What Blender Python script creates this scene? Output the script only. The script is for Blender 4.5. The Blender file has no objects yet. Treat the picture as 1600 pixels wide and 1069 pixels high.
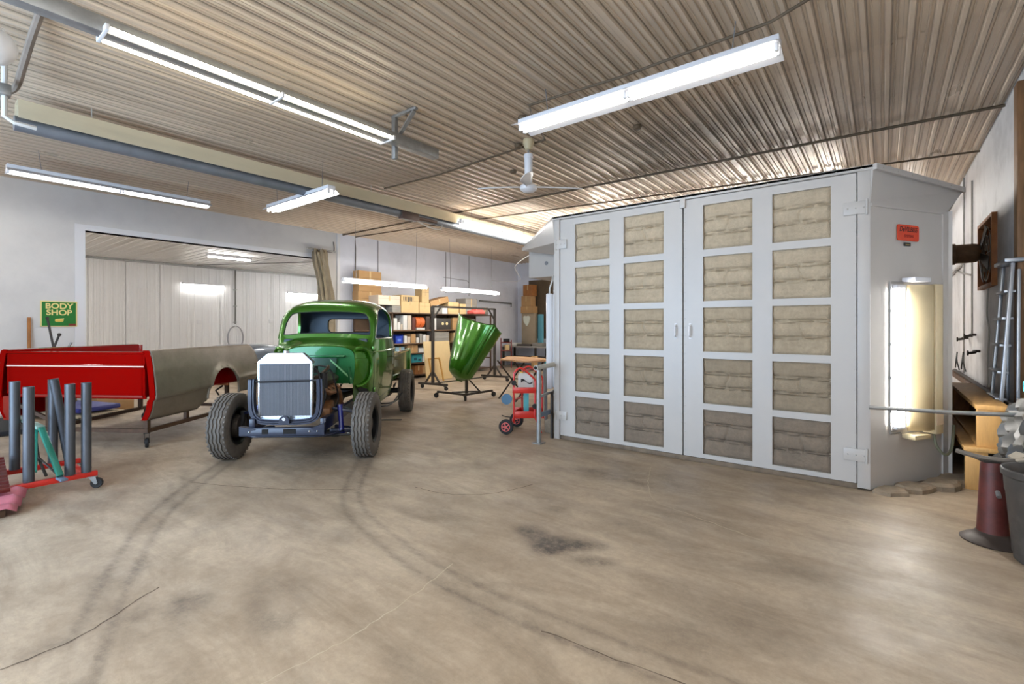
import bpy, bmesh, math, random
import numpy as np
from mathutils import Vector, Matrix, Euler
random.seed(7)
SC = bpy.context.scene
COL = SC.collection
R = math.radians
PI = math.pi

# ------------------------------------------------------------ camera, light, exposure
HC = 1.46          # lens height
CEIL = 3.90        # ceiling height
XL, XR, YF, YB = -11.3, 1.05, 14.9, -2.2
cam = bpy.data.cameras.new('camera')
cam.sensor_width = 36.0
cam.lens = 36.0 * 748.0 / 1600.0
cam.shift_y = -24.5 / 1600.0
cam.clip_start = 0.05
camo = bpy.data.objects.new('camera', cam)
camo.location = (0, 0, HC)
camo.rotation_euler = (R(90), 0, R(37.8))
COL.objects.link(camo)
SC.camera = camo
SC.view_settings.view_transform = 'Standard'
SC.view_settings.look = 'None'
SC.view_settings.gamma = 1.0
SC.view_settings.use_curve_mapping = False
SC.view_settings.exposure = 0.44
SC.cycles.use_denoising = True
SC.cycles.max_bounces = 8
SC.cycles.diffuse_bounces = 5
SC.cycles.sample_clamp_indirect = 6.0
SC.cycles.caustics_reflective = False
SC.cycles.caustics_refractive = False
TUBE = 7.0         # radiance of the workshop's fluorescent tubes
world = bpy.data.worlds.new('overcast_sky')
SC.world = world
world.use_nodes = True
wb = world.node_tree.nodes['Background']
wb.inputs[0].default_value = (0.80, 0.90, 1.0, 1)
wb.inputs[1].default_value = 3.0


def area(name, loc, rot, sx, sy, power, col):
    l = bpy.data.lights.new(name, 'AREA')
    l.shape = 'RECTANGLE'
    l.size, l.size_y = sx, sy
    l.energy = power
    l.color = col
    o = bpy.data.objects.new(name, l)
    o.location, o.rotation_euler = loc, rot
    COL.objects.link(o)
    return o


# daylight coming in through the two overhead doorways behind the photographer
area('daylight_door_wide', (-4.85, YB - 0.25, 1.75), (R(90), 0, 0), 4.1, 3.3, 220, (0.40, 0.65, 1.0))
area('daylight_door_narrow', (-0.55, YB - 0.25, 1.75), (R(90), 0, 0), 1.9, 3.3, 12, (0.9, 0.95, 1.0))


# ------------------------------------------------------------ materials
def lin(c):
    out = []
    for v in c[:3]:
        v /= 255.0
        out.append(v / 12.92 if v <= 0.04045 else ((v + 0.055) / 1.055) ** 2.4)
    return tuple(out) + (1.0,)


MATS = {}


def mat(name, col, rough=0.5, metal=0.0, var=0.0, scale=4.0, bump=0.0, bscale=60.0, coat=0.0,
        stretch=(1, 1, 1), dark=None, dscale=2.0, damt=0.5, ior=1.5, flakes=False):
    if name in MATS:
        return MATS[name]
    m = bpy.data.materials.new(name)
    m.use_nodes = True
    nt = m.node_tree
    N, L = nt.nodes, nt.links
    b = N['Principled BSDF']
    b.inputs['Roughness'].default_value = rough
    b.inputs['Metallic'].default_value = metal
    b.inputs['Coat Weight'].default_value = coat
    b.inputs['Coat Roughness'].default_value = 0.06
    b.inputs['IOR'].default_value = ior
    base = lin(col)
    b.inputs['Base Color'].default_value = base
    tc = N.new('ShaderNodeTexCoord')
    mp = N.new('ShaderNodeMapping')
    mp.inputs['Scale'].default_value = stretch
    L.new(tc.outputs['Object'], mp.inputs['Vector'])
    cur = None
    if var > 0:
        no = N.new('ShaderNodeTexNoise')
        no.inputs['Scale'].default_value = scale
        no.inputs['Detail'].default_value = 6
        no.inputs['Roughness'].default_value = 0.65
        L.new(mp.outputs[0], no.inputs['Vector'])
        cr = N.new('ShaderNodeValToRGB')
        cr.color_ramp.elements[0].position = 0.3
        cr.color_ramp.elements[1].position = 0.7
        lo = tuple(max(0, x * (1 - var)) for x in base[:3]) + (1,)
        hi = tuple(min(1, x * (1 + var)) for x in base[:3]) + (1,)
        cr.color_ramp.elements[0].color = lo
        cr.color_ramp.elements[1].color = hi
        L.new(no.outputs[0], cr.inputs[0])
        cur = cr.outputs[0]
    if dark is not None:
        n2 = N.new('ShaderNodeTexNoise')
        n2.inputs['Scale'].default_value = dscale
        n2.inputs['Detail'].default_value = 8
        n2.inputs['Roughness'].default_value = 0.7
        L.new(mp.outputs[0], n2.inputs['Vector'])
        c2 = N.new('ShaderNodeValToRGB')
        c2.color_ramp.elements[0].position = 0.48
        c2.color_ramp.elements[1].position = 0.72
        c2.color_ramp.elements[0].color = (0, 0, 0, 1)
        c2.color_ramp.elements[1].color = (damt, damt, damt, 1)
        L.new(n2.outputs[0], c2.inputs[0])
        mx = N.new('ShaderNodeMix')
        mx.data_type = 'RGBA'
        L.new(c2.outputs[0], mx.inputs[0])
        if cur:
            L.new(cur, mx.inputs[6])
        else:
            mx.inputs[6].default_value = base
        mx.inputs[7].default_value = lin(dark)
        cur = mx.outputs[2]
    if cur:
        L.new(cur, b.inputs['Base Color'])
    if bump > 0:
        n3 = N.new('ShaderNodeTexNoise')
        n3.inputs['Scale'].default_value = bscale
        n3.inputs['Detail'].default_value = 4
        L.new(mp.outputs[0], n3.inputs['Vector'])
        bp = N.new('ShaderNodeBump')
        bp.inputs['Strength'].default_value = bump
        bp.inputs['Distance'].default_value = 0.01
        L.new(n3.outputs[0], bp.inputs['Height'])
        L.new(bp.outputs[0], b.inputs['Normal'])
    MATS[name] = m
    return m


def emis(name, col, strength):
    if name in MATS:
        return MATS[name]
    m = bpy.data.materials.new(name)
    m.use_nodes = True
    b = m.node_tree.nodes['Principled BSDF']
    b.inputs['Base Color'].default_value = (0.8, 0.8, 0.8, 1)
    b.inputs['Emission Color'].default_value = lin(col)
    b.inputs['Emission Strength'].default_value = strength
    MATS[name] = m
    return m


W_WALL = mat('white_wall_paint', (210, 208, 205), 0.55, var=0.05, scale=1.2, dark=(165, 165, 168), dscale=0.8, damt=0.25)
W_WALLB = mat('bluish_white_wall_paint', (222, 224, 232), 0.5, var=0.04, scale=1.0, dark=(160, 162, 172), dscale=0.9, damt=0.25)
W_WALLR = mat('dirty_white_wall_paint', (216, 217, 220), 0.55, var=0.06, scale=1.4, dark=(120, 121, 124), dscale=1.1, damt=0.55)
W_METAL = mat('white_sheet_metal', (226, 226, 227), 0.38, var=0.03, scale=1.0)
W_BOOTH = mat('white_booth_enamel', (186, 181, 175), 0.35, var=0.03, scale=2.0, dark=(165, 166, 170), dscale=1.5, damt=0.2)
W_LAMP = mat('white_lamp_enamel', (225, 225, 228), 0.35)
W_PLAST = mat('white_plastic', (222, 222, 224), 0.4)
GALV = mat('galvanised_steel', (150, 150, 148), 0.45, 0.7, var=0.15, scale=12)
STEEL_PIPE = mat('grey_steel_tube', (84, 86, 90), 0.42, 0.55, var=0.18, scale=9, stretch=(1, 1, .3))
RUSTY = mat('brown_steel', (84, 62, 46), 0.6, 0.3, var=0.25, scale=10)
DARKST = mat('dark_steel', (58, 52, 47), 0.55, 0.4, var=0.2, scale=10)
BLACK = mat('black_metal', (24, 24, 26), 0.45, 0.2, var=0.2)
RUBBER = mat('tyre_rubber', (92, 87, 81), 0.75, var=0.18, scale=14, dark=(128, 118, 104), dscale=6, damt=0.4)
RUBBLK = mat('black_rubber', (28, 28, 29), 0.7)
CHROME = mat('bright_chrome', (205, 205, 208), 0.16, 1.0)
ALU = mat('polished_aluminium', (212, 220, 230), 0.22, 0.85, var=0.05)
ALUD = mat('aluminium_ladder', (165, 168, 172), 0.35, 0.8, var=0.08)
GREEN = mat('green_metallic_paint', (58, 118, 18), 0.26, 0.62, coat=1.0, var=0.06, scale=200)
GREENP = mat('green_primer_paint', (26, 104, 52), 0.32, 0.35, coat=0.6)
NAVY = mat('navy_blue_chassis_paint', (11, 19, 44), 0.4, 0.1, coat=0.35)
INTER = mat('slate_cab_lining', (60, 72, 82), 0.45, 0.3)
RED = mat('glossy_red_paint', (136, 3, 2), 0.10, 0.0, ior=1.33)
FRONTW = mat('brown_front_wall', (122, 110, 96), .7)
REDD = mat('dull_red_paint', (140, 40, 28), 0.5, 0.0, var=0.12)
REDC = mat('red_cart_paint', (196, 34, 20), 0.38, 0.0, coat=0.3)
PRIMER = mat('grey_brown_primer', (136, 127, 115), 0.34, 0.3, var=0.10, scale=2.2, dark=(86, 70, 60), dscale=2.6, damt=0.5)
PALE_STRIP = mat('pale_strip_paint', (240, 215, 195), 0.4)
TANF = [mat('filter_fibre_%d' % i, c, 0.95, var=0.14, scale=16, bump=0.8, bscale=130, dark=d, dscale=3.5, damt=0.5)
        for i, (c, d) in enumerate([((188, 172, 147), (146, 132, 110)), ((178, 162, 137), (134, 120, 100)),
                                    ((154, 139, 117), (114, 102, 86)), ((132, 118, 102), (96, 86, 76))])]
WOOD = mat('yellow_pine_board', (192, 148, 88), 0.55, var=0.16, scale=5, stretch=(6, 6, .8))
WOODD = mat('brown_plywood', (150, 108, 66), 0.6, var=0.2, scale=4, stretch=(1, 6, 6))
WOODO = mat('orange_brown_wood', (152, 98, 48), 0.6, var=0.25, scale=6, stretch=(4, 4, 1))
CARD = mat('brown_cardboard', (176, 138, 92), 0.8, var=0.06)
CARDL = mat('light_cardboard', (206, 176, 126), 0.8, var=0.06)
CARDP = mat('pale_carton', (206, 190, 170), 0.75, var=0.05)
CARDG = mat('grey_carton', (140, 136, 128), 0.8, var=0.1)
PAPERW = mat('white_carton', (214, 212, 206), 0.7, var=0.04)
TEAL = mat('teal_paint', (30, 112, 94), 0.4, coat=0.3, var=0.1)
TEALB = mat('teal_carton', (44, 150, 158), 0.6)
BLUEB = mat('blue_plastic', (28, 62, 170), 0.4)
ORANGE = mat('orange_carton', (214, 104, 44), 0.6)
YELLOW = mat('yellow_plastic', (226, 196, 60), 0.5)
TAN = mat('tan_enamel', (206, 188, 150), 0.4, var=0.05)
TAND = mat('tan_grey_metal', (164, 148, 124), 0.45, 0.2, var=0.08)
CANVAS = mat('khaki_canvas', (140, 128, 106), 0.9, var=0.15, scale=8, bump=0.3)
SIGNG = mat('sign_green', (20, 112, 34), 0.4)
SIGNY = mat('sign_cream', (232, 214, 140), 0.45)
SIGNO = mat('sign_orange_red', (206, 62, 20), 0.45, var=0.12, scale=14)
MAROON = mat('maroon_panel_paint', (118, 34, 34), 0.35, coat=0.4, var=0.15)
PINKM = mat('pink_faded_panel', (190, 112, 128), 0.4, coat=0.3, var=0.15, scale=9)
DKRED = mat('worn_dark_red_paint', (98, 46, 40), 0.5, 0.1, var=0.4, scale=6, dark=(56, 46, 44), dscale=5, damt=0.9)
GREYPL = mat('dark_grey_plastic', (70, 66, 62), 0.55, var=0.18, scale=6, dark=(108, 100, 92), dscale=9, damt=0.4)
STONE = mat('broken_concrete', (138, 122, 102), 0.9, var=0.25, scale=9, bump=0.6, bscale=20)
BLUEGREY = mat('blue_grey_steel', (112, 126, 142), 0.45, 0.4, var=0.12)
ENGINE = mat('oily_engine_iron', (70, 58, 46), 0.45, 0.6, var=0.5, scale=20)
COPPER = mat('copper_brown_iron', (128, 88, 56), 0.5, 0.4, var=0.4, scale=14)
PLASTIC = mat('crumpled_clear_plastic', (58, 56, 52), 0.4, 0.0, var=0.4, scale=7)
TUBEM = emis('lit_fluorescent_tube', (255, 253, 248), TUBE)
TUBEH = emis('new_bright_fluorescent_tube', (255, 252, 246), 36.0)
TUBEA = emis('added_strip_tube', (255, 252, 246), 58.0)  # tube of the added fill strips on the left and in the annex
TUBES_ = emis('added_bright_tube', (255, 252, 246), 112.0)  # strongest tube, only in the added lamps out of view
TUBEW = emis('lit_warm_fluorescent_tube', (255, 246, 224), TUBE)
DARKHOLE = mat('dark_recess', (20, 18, 16), 0.9)
CREAM = mat('cream_heater_reflector', (224, 212, 182), 0.45, 0.2, var=0.06, stretch=(1, .2, 1))
HEATT = mat('grey_heater_tube', (124, 128, 134), 0.45, 0.4, var=0.15)
WIRE = mat('grey_wire', (120, 120, 122), 0.5)
WIREW = mat('white_cable', (206, 204, 198), 0.5)
BROWNC = mat('brown_conduit', (92, 78, 60), 0.6, 0.2, var=0.2)


# ------------------------------------------------------------ mesh builder
class M:
    def __init__(self):
        self.v, self.f = [], []

    def add(self, vs, fs, mtx=None):
        o = len(self.v)
        for p in vs:
            p = Vector(p)
            self.v.append(tuple(mtx @ p if mtx is not None else p))
        self.f += [tuple(i + o for i in f) for f in fs]
        return self

    def box(self, c, s, rot=None, bev=0.0, seg=2):
        x, y, z = s[0] / 2, s[1] / 2, s[2] / 2
        mtx = Matrix.Translation(c)
        if rot is not None:
            mtx = mtx @ (rot if isinstance(rot, Matrix) else Euler(rot).to_matrix().to_4x4())
        if bev > 0:
            bm = bmesh.new()
            bmesh.ops.create_cube(bm, size=1.0, matrix=Matrix.Diagonal((s[0], s[1], s[2], 1)))
            bmesh.ops.bevel(bm, geom=bm.edges[:], offset=min(bev, min(s) * .45), segments=seg, affect='EDGES', profile=0.5)
            bm.verts.index_update()
            self.add([v.co.copy() for v in bm.verts], [[v.index for v in f.verts] for f in bm.faces], mtx)
            bm.free()
            return self
        vs = [(-x, -y, -z), (x, -y, -z), (x, y, -z), (-x, y, -z), (-x, -y, z), (x, -y, z), (x, y, z), (-x, y, z)]
        return self.add(vs, [(0, 3, 2, 1), (4, 5, 6, 7), (0, 1, 5, 4), (1, 2, 6, 5), (2, 3, 7, 6), (3, 0, 4, 7)], mtx)

    def bx(self, x0, x1, y0, y1, z0, z1, bev=0.0):
        return self.box(((x0 + x1) / 2, (y0 + y1) / 2, (z0 + z1) / 2), (abs(x1 - x0), abs(y1 - y0), abs(z1 - z0)), bev=bev)

    def beam(self, a, b, w, h, bev=0.0, up=(0, 0, 1)):
        a, b = Vector(a), Vector(b)
        d = (b - a)
        l = d.length
        d.normalize()
        u = Vector(up)
        if abs(d.dot(u)) > .98:
            u = Vector((1, 0, 0))
        s = d.cross(u).normalized()
        u = s.cross(d)
        m3 = Matrix((d, s, u)).transposed().to_4x4()
        return self.box((a + b) / 2, (l, w, h), m3, bev)

    def cyl(self, a, b, r, r2=None, n=14, caps=True):
        return self.tube([a, b], [r, r if r2 is None else r2], n, caps=caps)

    def tube(self, pts, r, n=8, closed=False, caps=True):
        pts = [Vector(p) for p in pts]
        k = len(pts)
        rs = r if isinstance(r, (list, tuple)) else [r] * k
        vs, fs = [], []
        prev = None
        for i, p in enumerate(pts):
            if closed:
                t = pts[(i + 1) % k] - pts[i - 1]
            else:
                t = pts[min(i + 1, k - 1)] - pts[max(i - 1, 0)]
            if t.length < 1e-9:
                t = Vector((0, 0, 1))
            t.normalize()
            if prev is None:
                ref = Vector((0, 0, 1)) if abs(t.z) < .9 else Vector((1, 0, 0))
                a = t.cross(ref).normalized()
            else:
                a = prev - t * prev.dot(t)
                if a.length < 1e-6:
                    a = t.cross(Vector((0, 0, 1)))
                a.normalize()
            prev = a
            b = t.cross(a)
            for j in range(n):
                q = 2 * PI * j / n
                vs.append(p + (a * math.cos(q) + b * math.sin(q)) * rs[i])
        m = k if closed else k - 1
        for i in range(m):
            i2 = (i + 1) % k
            for j in range(n):
                j2 = (j + 1) % n
                fs.append((i * n + j, i * n + j2, i2 * n + j2, i2 * n + j))
        if caps and not closed:
            fs.append(tuple(range(n - 1, -1, -1)))
            fs.append(tuple((k - 1) * n + j for j in range(n)))
        return self.add(vs, fs)

    def lathe(self, prof, n=24, mtx=None, wob=None):
        vs, fs = [], []
        k = len(prof)
        for j in range(n):
            q = 2 * PI * j / n
            for i, (r, z) in enumerate(prof):
                zz = z + (wob(i, j) if wob else 0)
                vs.append((r * math.cos(q), r * math.sin(q), zz))
        for j in range(n):
            j2 = (j + 1) % n
            for i in range(k - 1):
                fs.append((j * k + i, j2 * k + i, j2 * k + i + 1, j * k + i + 1))
        return self.add(vs, fs, mtx)

    def prism(self, poly, off):
        off = Vector(off)
        n = len(poly)
        vs = [Vector(p) for p in poly] + [Vector(p) + off for p in poly]
        fs = [tuple(range(n - 1, -1, -1)), tuple(range(n, 2 * n))]
        for i in range(n):
            j = (i + 1) % n
            fs.append((i, j, n + j, n + i))
        return self.add(vs, fs)

    def grid(self, rows, close_u=False):
        nu, nv = len(rows), len(rows[0])
        vs = [p for r in rows for p in r]
        fs = []
        for i in range(nu - 1 + (1 if close_u else 0)):
            i2 = (i + 1) % nu
            for j in range(nv - 1):
                fs.append((i * nv + j, i2 * nv + j, i2 * nv + j + 1, i * nv + j + 1))
        return self.add(vs, fs)

    def sphere(self, c, r, n=12, sc=(1, 1, 1)):
        prof = [(max(1e-5, r * math.sin(PI * i / n)), -r * math.cos(PI * i / n)) for i in range(n + 1)]
        return self.lathe(prof, n + 4, Matrix.Translation(c) @ Matrix.Diagonal((sc[0], sc[1], sc[2], 1)))

    def mesh(self, name, m, smooth=35):
        me = bpy.data.meshes.new(name)
        me.from_pydata(self.v, [], self.f)
        ms = m if isinstance(m, (list, tuple)) else [m]
        for x in ms:
            me.materials.append(x)
        bm = bmesh.new()
        bm.from_mesh(me)
        bmesh.ops.recalc_face_normals(bm, faces=bm.faces[:])
        bm.to_mesh(me)
        bm.free()
        if smooth:
            me.shade_smooth()
            me.set_sharp_from_angle(angle=R(smooth))
        me.update()
        return me

    def build(self, name, m, parent=None, smooth=35, loc=None, rot=None):
        o = bpy.data.objects.new(name, self.mesh(name, m, smooth))
        COL.objects.link(o)
        if parent is not None:
            o.parent = parent
        if loc is not None:
            o.location = loc
        if rot is not None:
            o.rotation_euler = rot
        return o


def tag(o, label=None, cat=None, group=None, kind=None):
    if label:
        o['label'] = label
    if cat:
        o['category'] = cat
    if group:
        o['group'] = group
    if kind:
        o['kind'] = kind
    return o


def thing(name, label, cat, loc=(0, 0, 0), rz=0.0, group=None):
    o = bpy.data.objects.new(name, None)
    o.empty_display_size = 0.1
    o.location = loc
    o.rotation_euler = (0, 0, rz)
    COL.objects.link(o)
    return tag(o, label, cat, group)


def struct(o):
    o['kind'] = 'structure'
    return o


def dup(root, loc=None, rz=None, label=None):
    c = root.copy()
    COL.objects.link(c)
    if loc is not None:
        c.location = loc
    if rz is not None:
        c.rotation_euler = (0, 0, rz)
    if label:
        c['label'] = label
    for ch in list(root.children):
        d = ch.copy()
        COL.objects.link(d)
        d.parent = c
        for g in list(ch.children):
            e = g.copy()
            COL.objects.link(e)
            e.parent = d
    return c


def text(name, s, size, m, parent=None, loc=(0, 0, 0), rot=(0, 0, 0), off=0.0, ext=0.002, sx=1.0, shear=0.0):
    cu = bpy.data.curves.new(name, 'FONT')
    cu.body = s
    cu.size = size
    cu.align_x = 'CENTER'
    cu.align_y = 'CENTER'
    cu.offset = off
    cu.extrude = ext
    cu.shear = shear
    cu.space_line = 0.85
    t = bpy.data.objects.new(name + '_curve', cu)
    COL.objects.link(t)
    dg = bpy.context.evaluated_depsgraph_get()
    me = bpy.data.meshes.new_from_object(t.evaluated_get(dg))
    bpy.data.objects.remove(t)
    bpy.data.curves.remove(cu)
    me.materials.clear()
    me.materials.append(m)
    me.name = name
    o = bpy.data.objects.new(name, me)
    COL.objects.link(o)
    o.parent = parent
    o.location = loc
    o.rotation_euler = rot
    o.scale = (sx, 1, 1)
    return o


def lerp(a, b, t):
    return a + (b - a) * t


def smoothpath(pts, n=6, closed=False):
    """Catmull-Rom through the points"""
    P = [Vector(p) for p in pts]
    out = []
    k = len(P)
    rng = range(k) if closed else range(k - 1)
    for i in rng:
        p0 = P[(i - 1) % k] if closed or i > 0 else P[0]
        p1, p2 = P[i], P[(i + 1) % k]
        p3 = P[(i + 2) % k] if closed or i + 2 < k else P[-1]
        for j in range(n):
            t = j / n
            out.append(0.5 * ((2 * p1) + (p2 - p0) * t + (2 * p0 - 5 * p1 + 4 * p2 - p3) * t * t
                              + (3 * p1 - p0 - 3 * p2 + p3) * t ** 3))
    if not closed:
        out.append(P[-1])
    return out


def cut(o, cutters):
    """boolean-difference the cutter builders out of o, applied"""
    for c in cutters:
        co = c.build('cutter', BLACK, o.parent, smooth=0)
        bpy.context.view_layer.update()
        md = o.modifiers.new('cut', 'BOOLEAN')
        md.operation = 'DIFFERENCE'
        md.solver = 'EXACT'
        md.object = co
        dg = bpy.context.evaluated_depsgraph_get()
        me = bpy.data.meshes.new_from_object(o.evaluated_get(dg))
        o.modifiers.clear()
        old = o.data
        o.data = me
        bpy.data.meshes.remove(old)
        cm = co.data
        bpy.data.objects.remove(co)
        bpy.data.meshes.remove(cm)
    o.data.shade_smooth()
    o.data.set_sharp_from_angle(angle=R(35))
    return o


def solidify(o, t, off=-1.0):
    md = o.modifiers.new('thick', 'SOLIDIFY')
    md.thickness = t
    md.offset = off
    return o


def apply_mods(o):
    dg = bpy.context.evaluated_depsgraph_get()
    me = bpy.data.meshes.new_from_object(o.evaluated_get(dg))
    o.modifiers.clear()
    old = o.data
    o.data = me
    bpy.data.meshes.remove(old)
    me.shade_smooth()
    me.set_sharp_from_angle(angle=R(35))
    return o


def rrect(w, h, r, n=5, cx=0.0, cy=0.0):
    pts = []
    for (sx, sy, a0) in ((1, 1, 0), (-1, 1, 90), (-1, -1, 180), (1, -1, 270)):
        for i in range(n + 1):
            a = R(a0 + 90 * i / n)
            pts.append((cx + sx * (w / 2 - r) + r * math.cos(a), cy + sy * (h / 2 - r) + r * math.sin(a)))
    return pts
# ============================================================ SETTING
# ---- floor: one slab, stains and wear stored per vertex
def axis_pts(a, b, fine0, fine1, fs, cs):
    out = [a]
    x = a
    while x < b - 1e-6:
        x += fs if fine0 <= x < fine1 else cs
        out.append(min(x, b))
    return np.array(out)


fx = axis_pts(-19.3, 1.25, -7.0, 1.2, 0.026, 0.25)
fy = axis_pts(-2.5, 15.2, 0.3, 5.4, 0.026, 0.25)
GX, GY = np.meshgrid(fx, fy, indexing='ij')
dark = np.zeros_like(GX)


def polydist(pts):
    d = np.full(GX.shape, 1e9)
    for (x0, y0), (x1, y1) in zip(pts[:-1], pts[1:]):
        dx, dy = x1 - x0, y1 - y0
        L2 = dx * dx + dy * dy + 1e-12
        t = np.clip(((GX - x0) * dx + (GY - y0) * dy) / L2, 0, 1)
        d = np.minimum(d, np.hypot(GX - x0 - t * dx, GY - y0 - t * dy))
    return d


def spath(p):
    return [(q.x, q.y) for q in smoothpath([(a, b, 0) for a, b in p], 8)]


TRACK_L = spath([(-5.70, 2.29), (-4.60, 1.36), (-3.80, 0.93), (-3.22, 0.67), (-2.72, 0.48), (-2.2, 0.33)])
TRACK_R = spath([(-4.61, 3.27), (-3.55, 2.36), (-2.62, 2.05), (-1.90, 1.95), (-1.05, 1.98), (0.0, 2.12), (1.0, 2.4)])
for tr, amp in ((TRACK_L, .42), (TRACK_R, .38)):
    d = polydist(tr)
    dark += amp * np.exp(-((d - .07) / .022) ** 2) + amp * .40 * np.exp(-(d / .10) ** 2)


def blot(x, y, r, a, sx=1.0, sy=1.0, rot=0.0):
    c, s = math.cos(rot), math.sin(rot)
    u = ((GX - x) * c + (GY - y) * s) / sx
    v = (-(GX - x) * s + (GY - y) * c) / sy
    return a * np.exp(-((u * u + v * v) / (r * r)) ** 1.5)


rs = np.random.RandomState(5)
for (x, y, r, a, sx, sy) in [(-1.80, 2.70, .16, .75, 1.3, .8), (-1.62, 2.80, .13, .7, 1.6, .7), (-2.02, 2.78, .10, .6, 1, 1),
                             (-1.42, 2.66, .10, .5, 1.3, .7), (-1.75, 2.60, .09, .5, 1, 1),
                             (-.72, 2.65, .30, .25, 1.3, .7), (-.5, 2.45, .22, .22, 1.6, .6),
                             (-1.6, 4.4, .45, .30, 1.6, .6), (-2.2, 4.2, .4, .2, 1.4, .6), (-1.2, 3.9, .3, .22, 1.5, .6),
                             (-4.7, 2.7, .5, .4, 1.2, .8), (-5.2, 3.1, .4, .35, 1, 1), (-6.4, 1.2, .5, .2, 1, 1),
                             (-2.9, .95, .1, .35, 1, 1), (-2.35, 1.15, .1, .3, 1, 1), (-.6, 1.25, .3, .18, 1.4, .6)]:
    dark += blot(x, y, r, a, sx, sy, rs.uniform(-.6, .6))
# scattered scuffs and drag streaks where cars are worked on
for i in range(420):
    x, y = rs.uniform(-6.5, .8), rs.uniform(.5, 5.2)
    dark += blot(x, y, rs.uniform(.05, .22), rs.uniform(-.10, .24), rs.uniform(.8, 3.0), rs.uniform(.25, .8), rs.uniform(-.9, .5))
fv = [(float(a), float(b), 0.0) for a, b in zip(GX.ravel(), GY.ravel())]
nx, ny = GX.shape
ff = [(i * ny + j, (i + 1) * ny + j, (i + 1) * ny + j + 1, i * ny + j + 1) for i in range(nx - 1) for j in range(ny - 1)]
fme = bpy.data.meshes.new('floor')
fme.from_pydata(fv, [], ff)
at = fme.attributes.new('wear', 'FLOAT', 'POINT')
at.data.foreach_set('value', np.clip(dark, -1, 1).ravel().astype(np.float32))
fm = bpy.data.materials.new('worn_concrete_floor')
fm.use_nodes = True
nt = fm.node_tree
N, L = nt.nodes, nt.links
b = N['Principled BSDF']
tc = N.new('ShaderNodeTexCoord')


def noise(scale, detail=8, rough=.65, vec=None, dist=0.0):
    n = N.new('ShaderNodeTexNoise')
    n.inputs['Scale'].default_value = scale
    n.inputs['Detail'].default_value = detail
    n.inputs['Roughness'].default_value = rough
    n.inputs['Distortion'].default_value = dist
    L.new(vec if vec else tc.outputs['Object'], n.inputs['Vector'])
    return n.outputs[0]


def ramp(src, p0, c0, p1, c1):
    r = N.new('ShaderNodeValToRGB')
    r.color_ramp.elements[0].position, r.color_ramp.elements[1].position = p0, p1
    r.color_ramp.elements[0].color, r.color_ramp.elements[1].color = c0, c1
    L.new(src, r.inputs[0])
    return r.outputs[0]


def mixc(fac, a, c, mode='MIX'):
    m = N.new('ShaderNodeMix')
    m.data_type = 'RGBA'
    m.blend_type = mode
    for s, i in ((fac, 0), (a, 6), (c, 7)):
        if isinstance(s, (tuple, float)):
            m.inputs[i].default_value = s
        else:
            L.new(s, m.inputs[i])
    return m.outputs[2]


mpf = N.new('ShaderNodeMapping')
mpf.inputs['Rotation'].default_value = (0, 0, R(25))
mpf.inputs['Scale'].default_value = (.5, 1.6, 1)
L.new(tc.outputs['Object'], mpf.inputs[0])
basec = ramp(noise(.9, 10, .7), .3, lin((154, 136, 114)), .72, lin((196, 178, 154)))
str_ = ramp(noise(2.2, 10, .72, mpf.outputs[0], .6), .40, (0, 0, 0, 1), .72, (.7, .7, .7, 1))
c1 = mixc(str_, basec, lin((118, 99, 78)))
pale = ramp(noise(1.6, 8, .7, mpf.outputs[0]), .55, (0, 0, 0, 1), .75, (.4, .4, .4, 1))
c1 = mixc(pale, c1, lin((188, 176, 158)))
fine = ramp(noise(22, 10, .85), .3, (.80, .80, .80, 1), .7, (1.13, 1.13, 1.13, 1))
c1 = mixc(1.0, c1, fine, 'MULTIPLY')
an = N.new('ShaderNodeAttribute')
an.attribute_name = 'wear'
brk = ramp(noise(14, 8, .8), .32, (.35, .35, .35, 1), .62, (1.3, 1.3, 1.3, 1))
mw = N.new('ShaderNodeMath')
mw.operation = 'MULTIPLY'
mw.use_clamp = True
L.new(an.outputs['Fac'], mw.inputs[0])
L.new(brk, mw.inputs[1])
c1 = mixc(mw.outputs[0], c1, lin((74, 64, 56)))
L.new(c1, b.inputs['Base Color'])
rr = ramp(noise(3, 6, .6), .3, (.38, .38, .38, 1), .7, (.6, .6, .6, 1))
L.new(rr, b.inputs['Roughness'])
bpn = N.new('ShaderNodeBump')
bpn.inputs['Strength'].default_value = .15
bpn.inputs['Distance'].default_value = .01
L.new(noise(25, 8, .7), bpn.inputs['Height'])
L.new(bpn.outputs[0], b.inputs['Normal'])
fme.materials.append(fm)
floor = bpy.data.objects.new('floor', fme)
COL.objects.link(floor)
struct(floor)
CRK = mat('crack_dark', (92, 78, 64), 0.9)
CRKP = mat('crack_pale', (186, 172, 150), 0.9)


def crack(pts, w, m):
    P = smoothpath([(x, y, 0.001) for x, y in pts], 10)
    rows = []
    for i, p in enumerate(P):
        t = (P[min(i + 1, len(P) - 1)] - P[max(i - 1, 0)])
        n_ = Vector((-t.y, t.x, 0)).normalized()
        j = Vector((random.uniform(-1, 1), random.uniform(-1, 1), 0)) * .008
        ww = w * random.uniform(.4, 1.2)
        rows.append([p + j - n_ * ww, p + j + n_ * ww + Vector((0, 0, .0004))])
    M().grid(rows).build('crack', m, floor)


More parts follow.
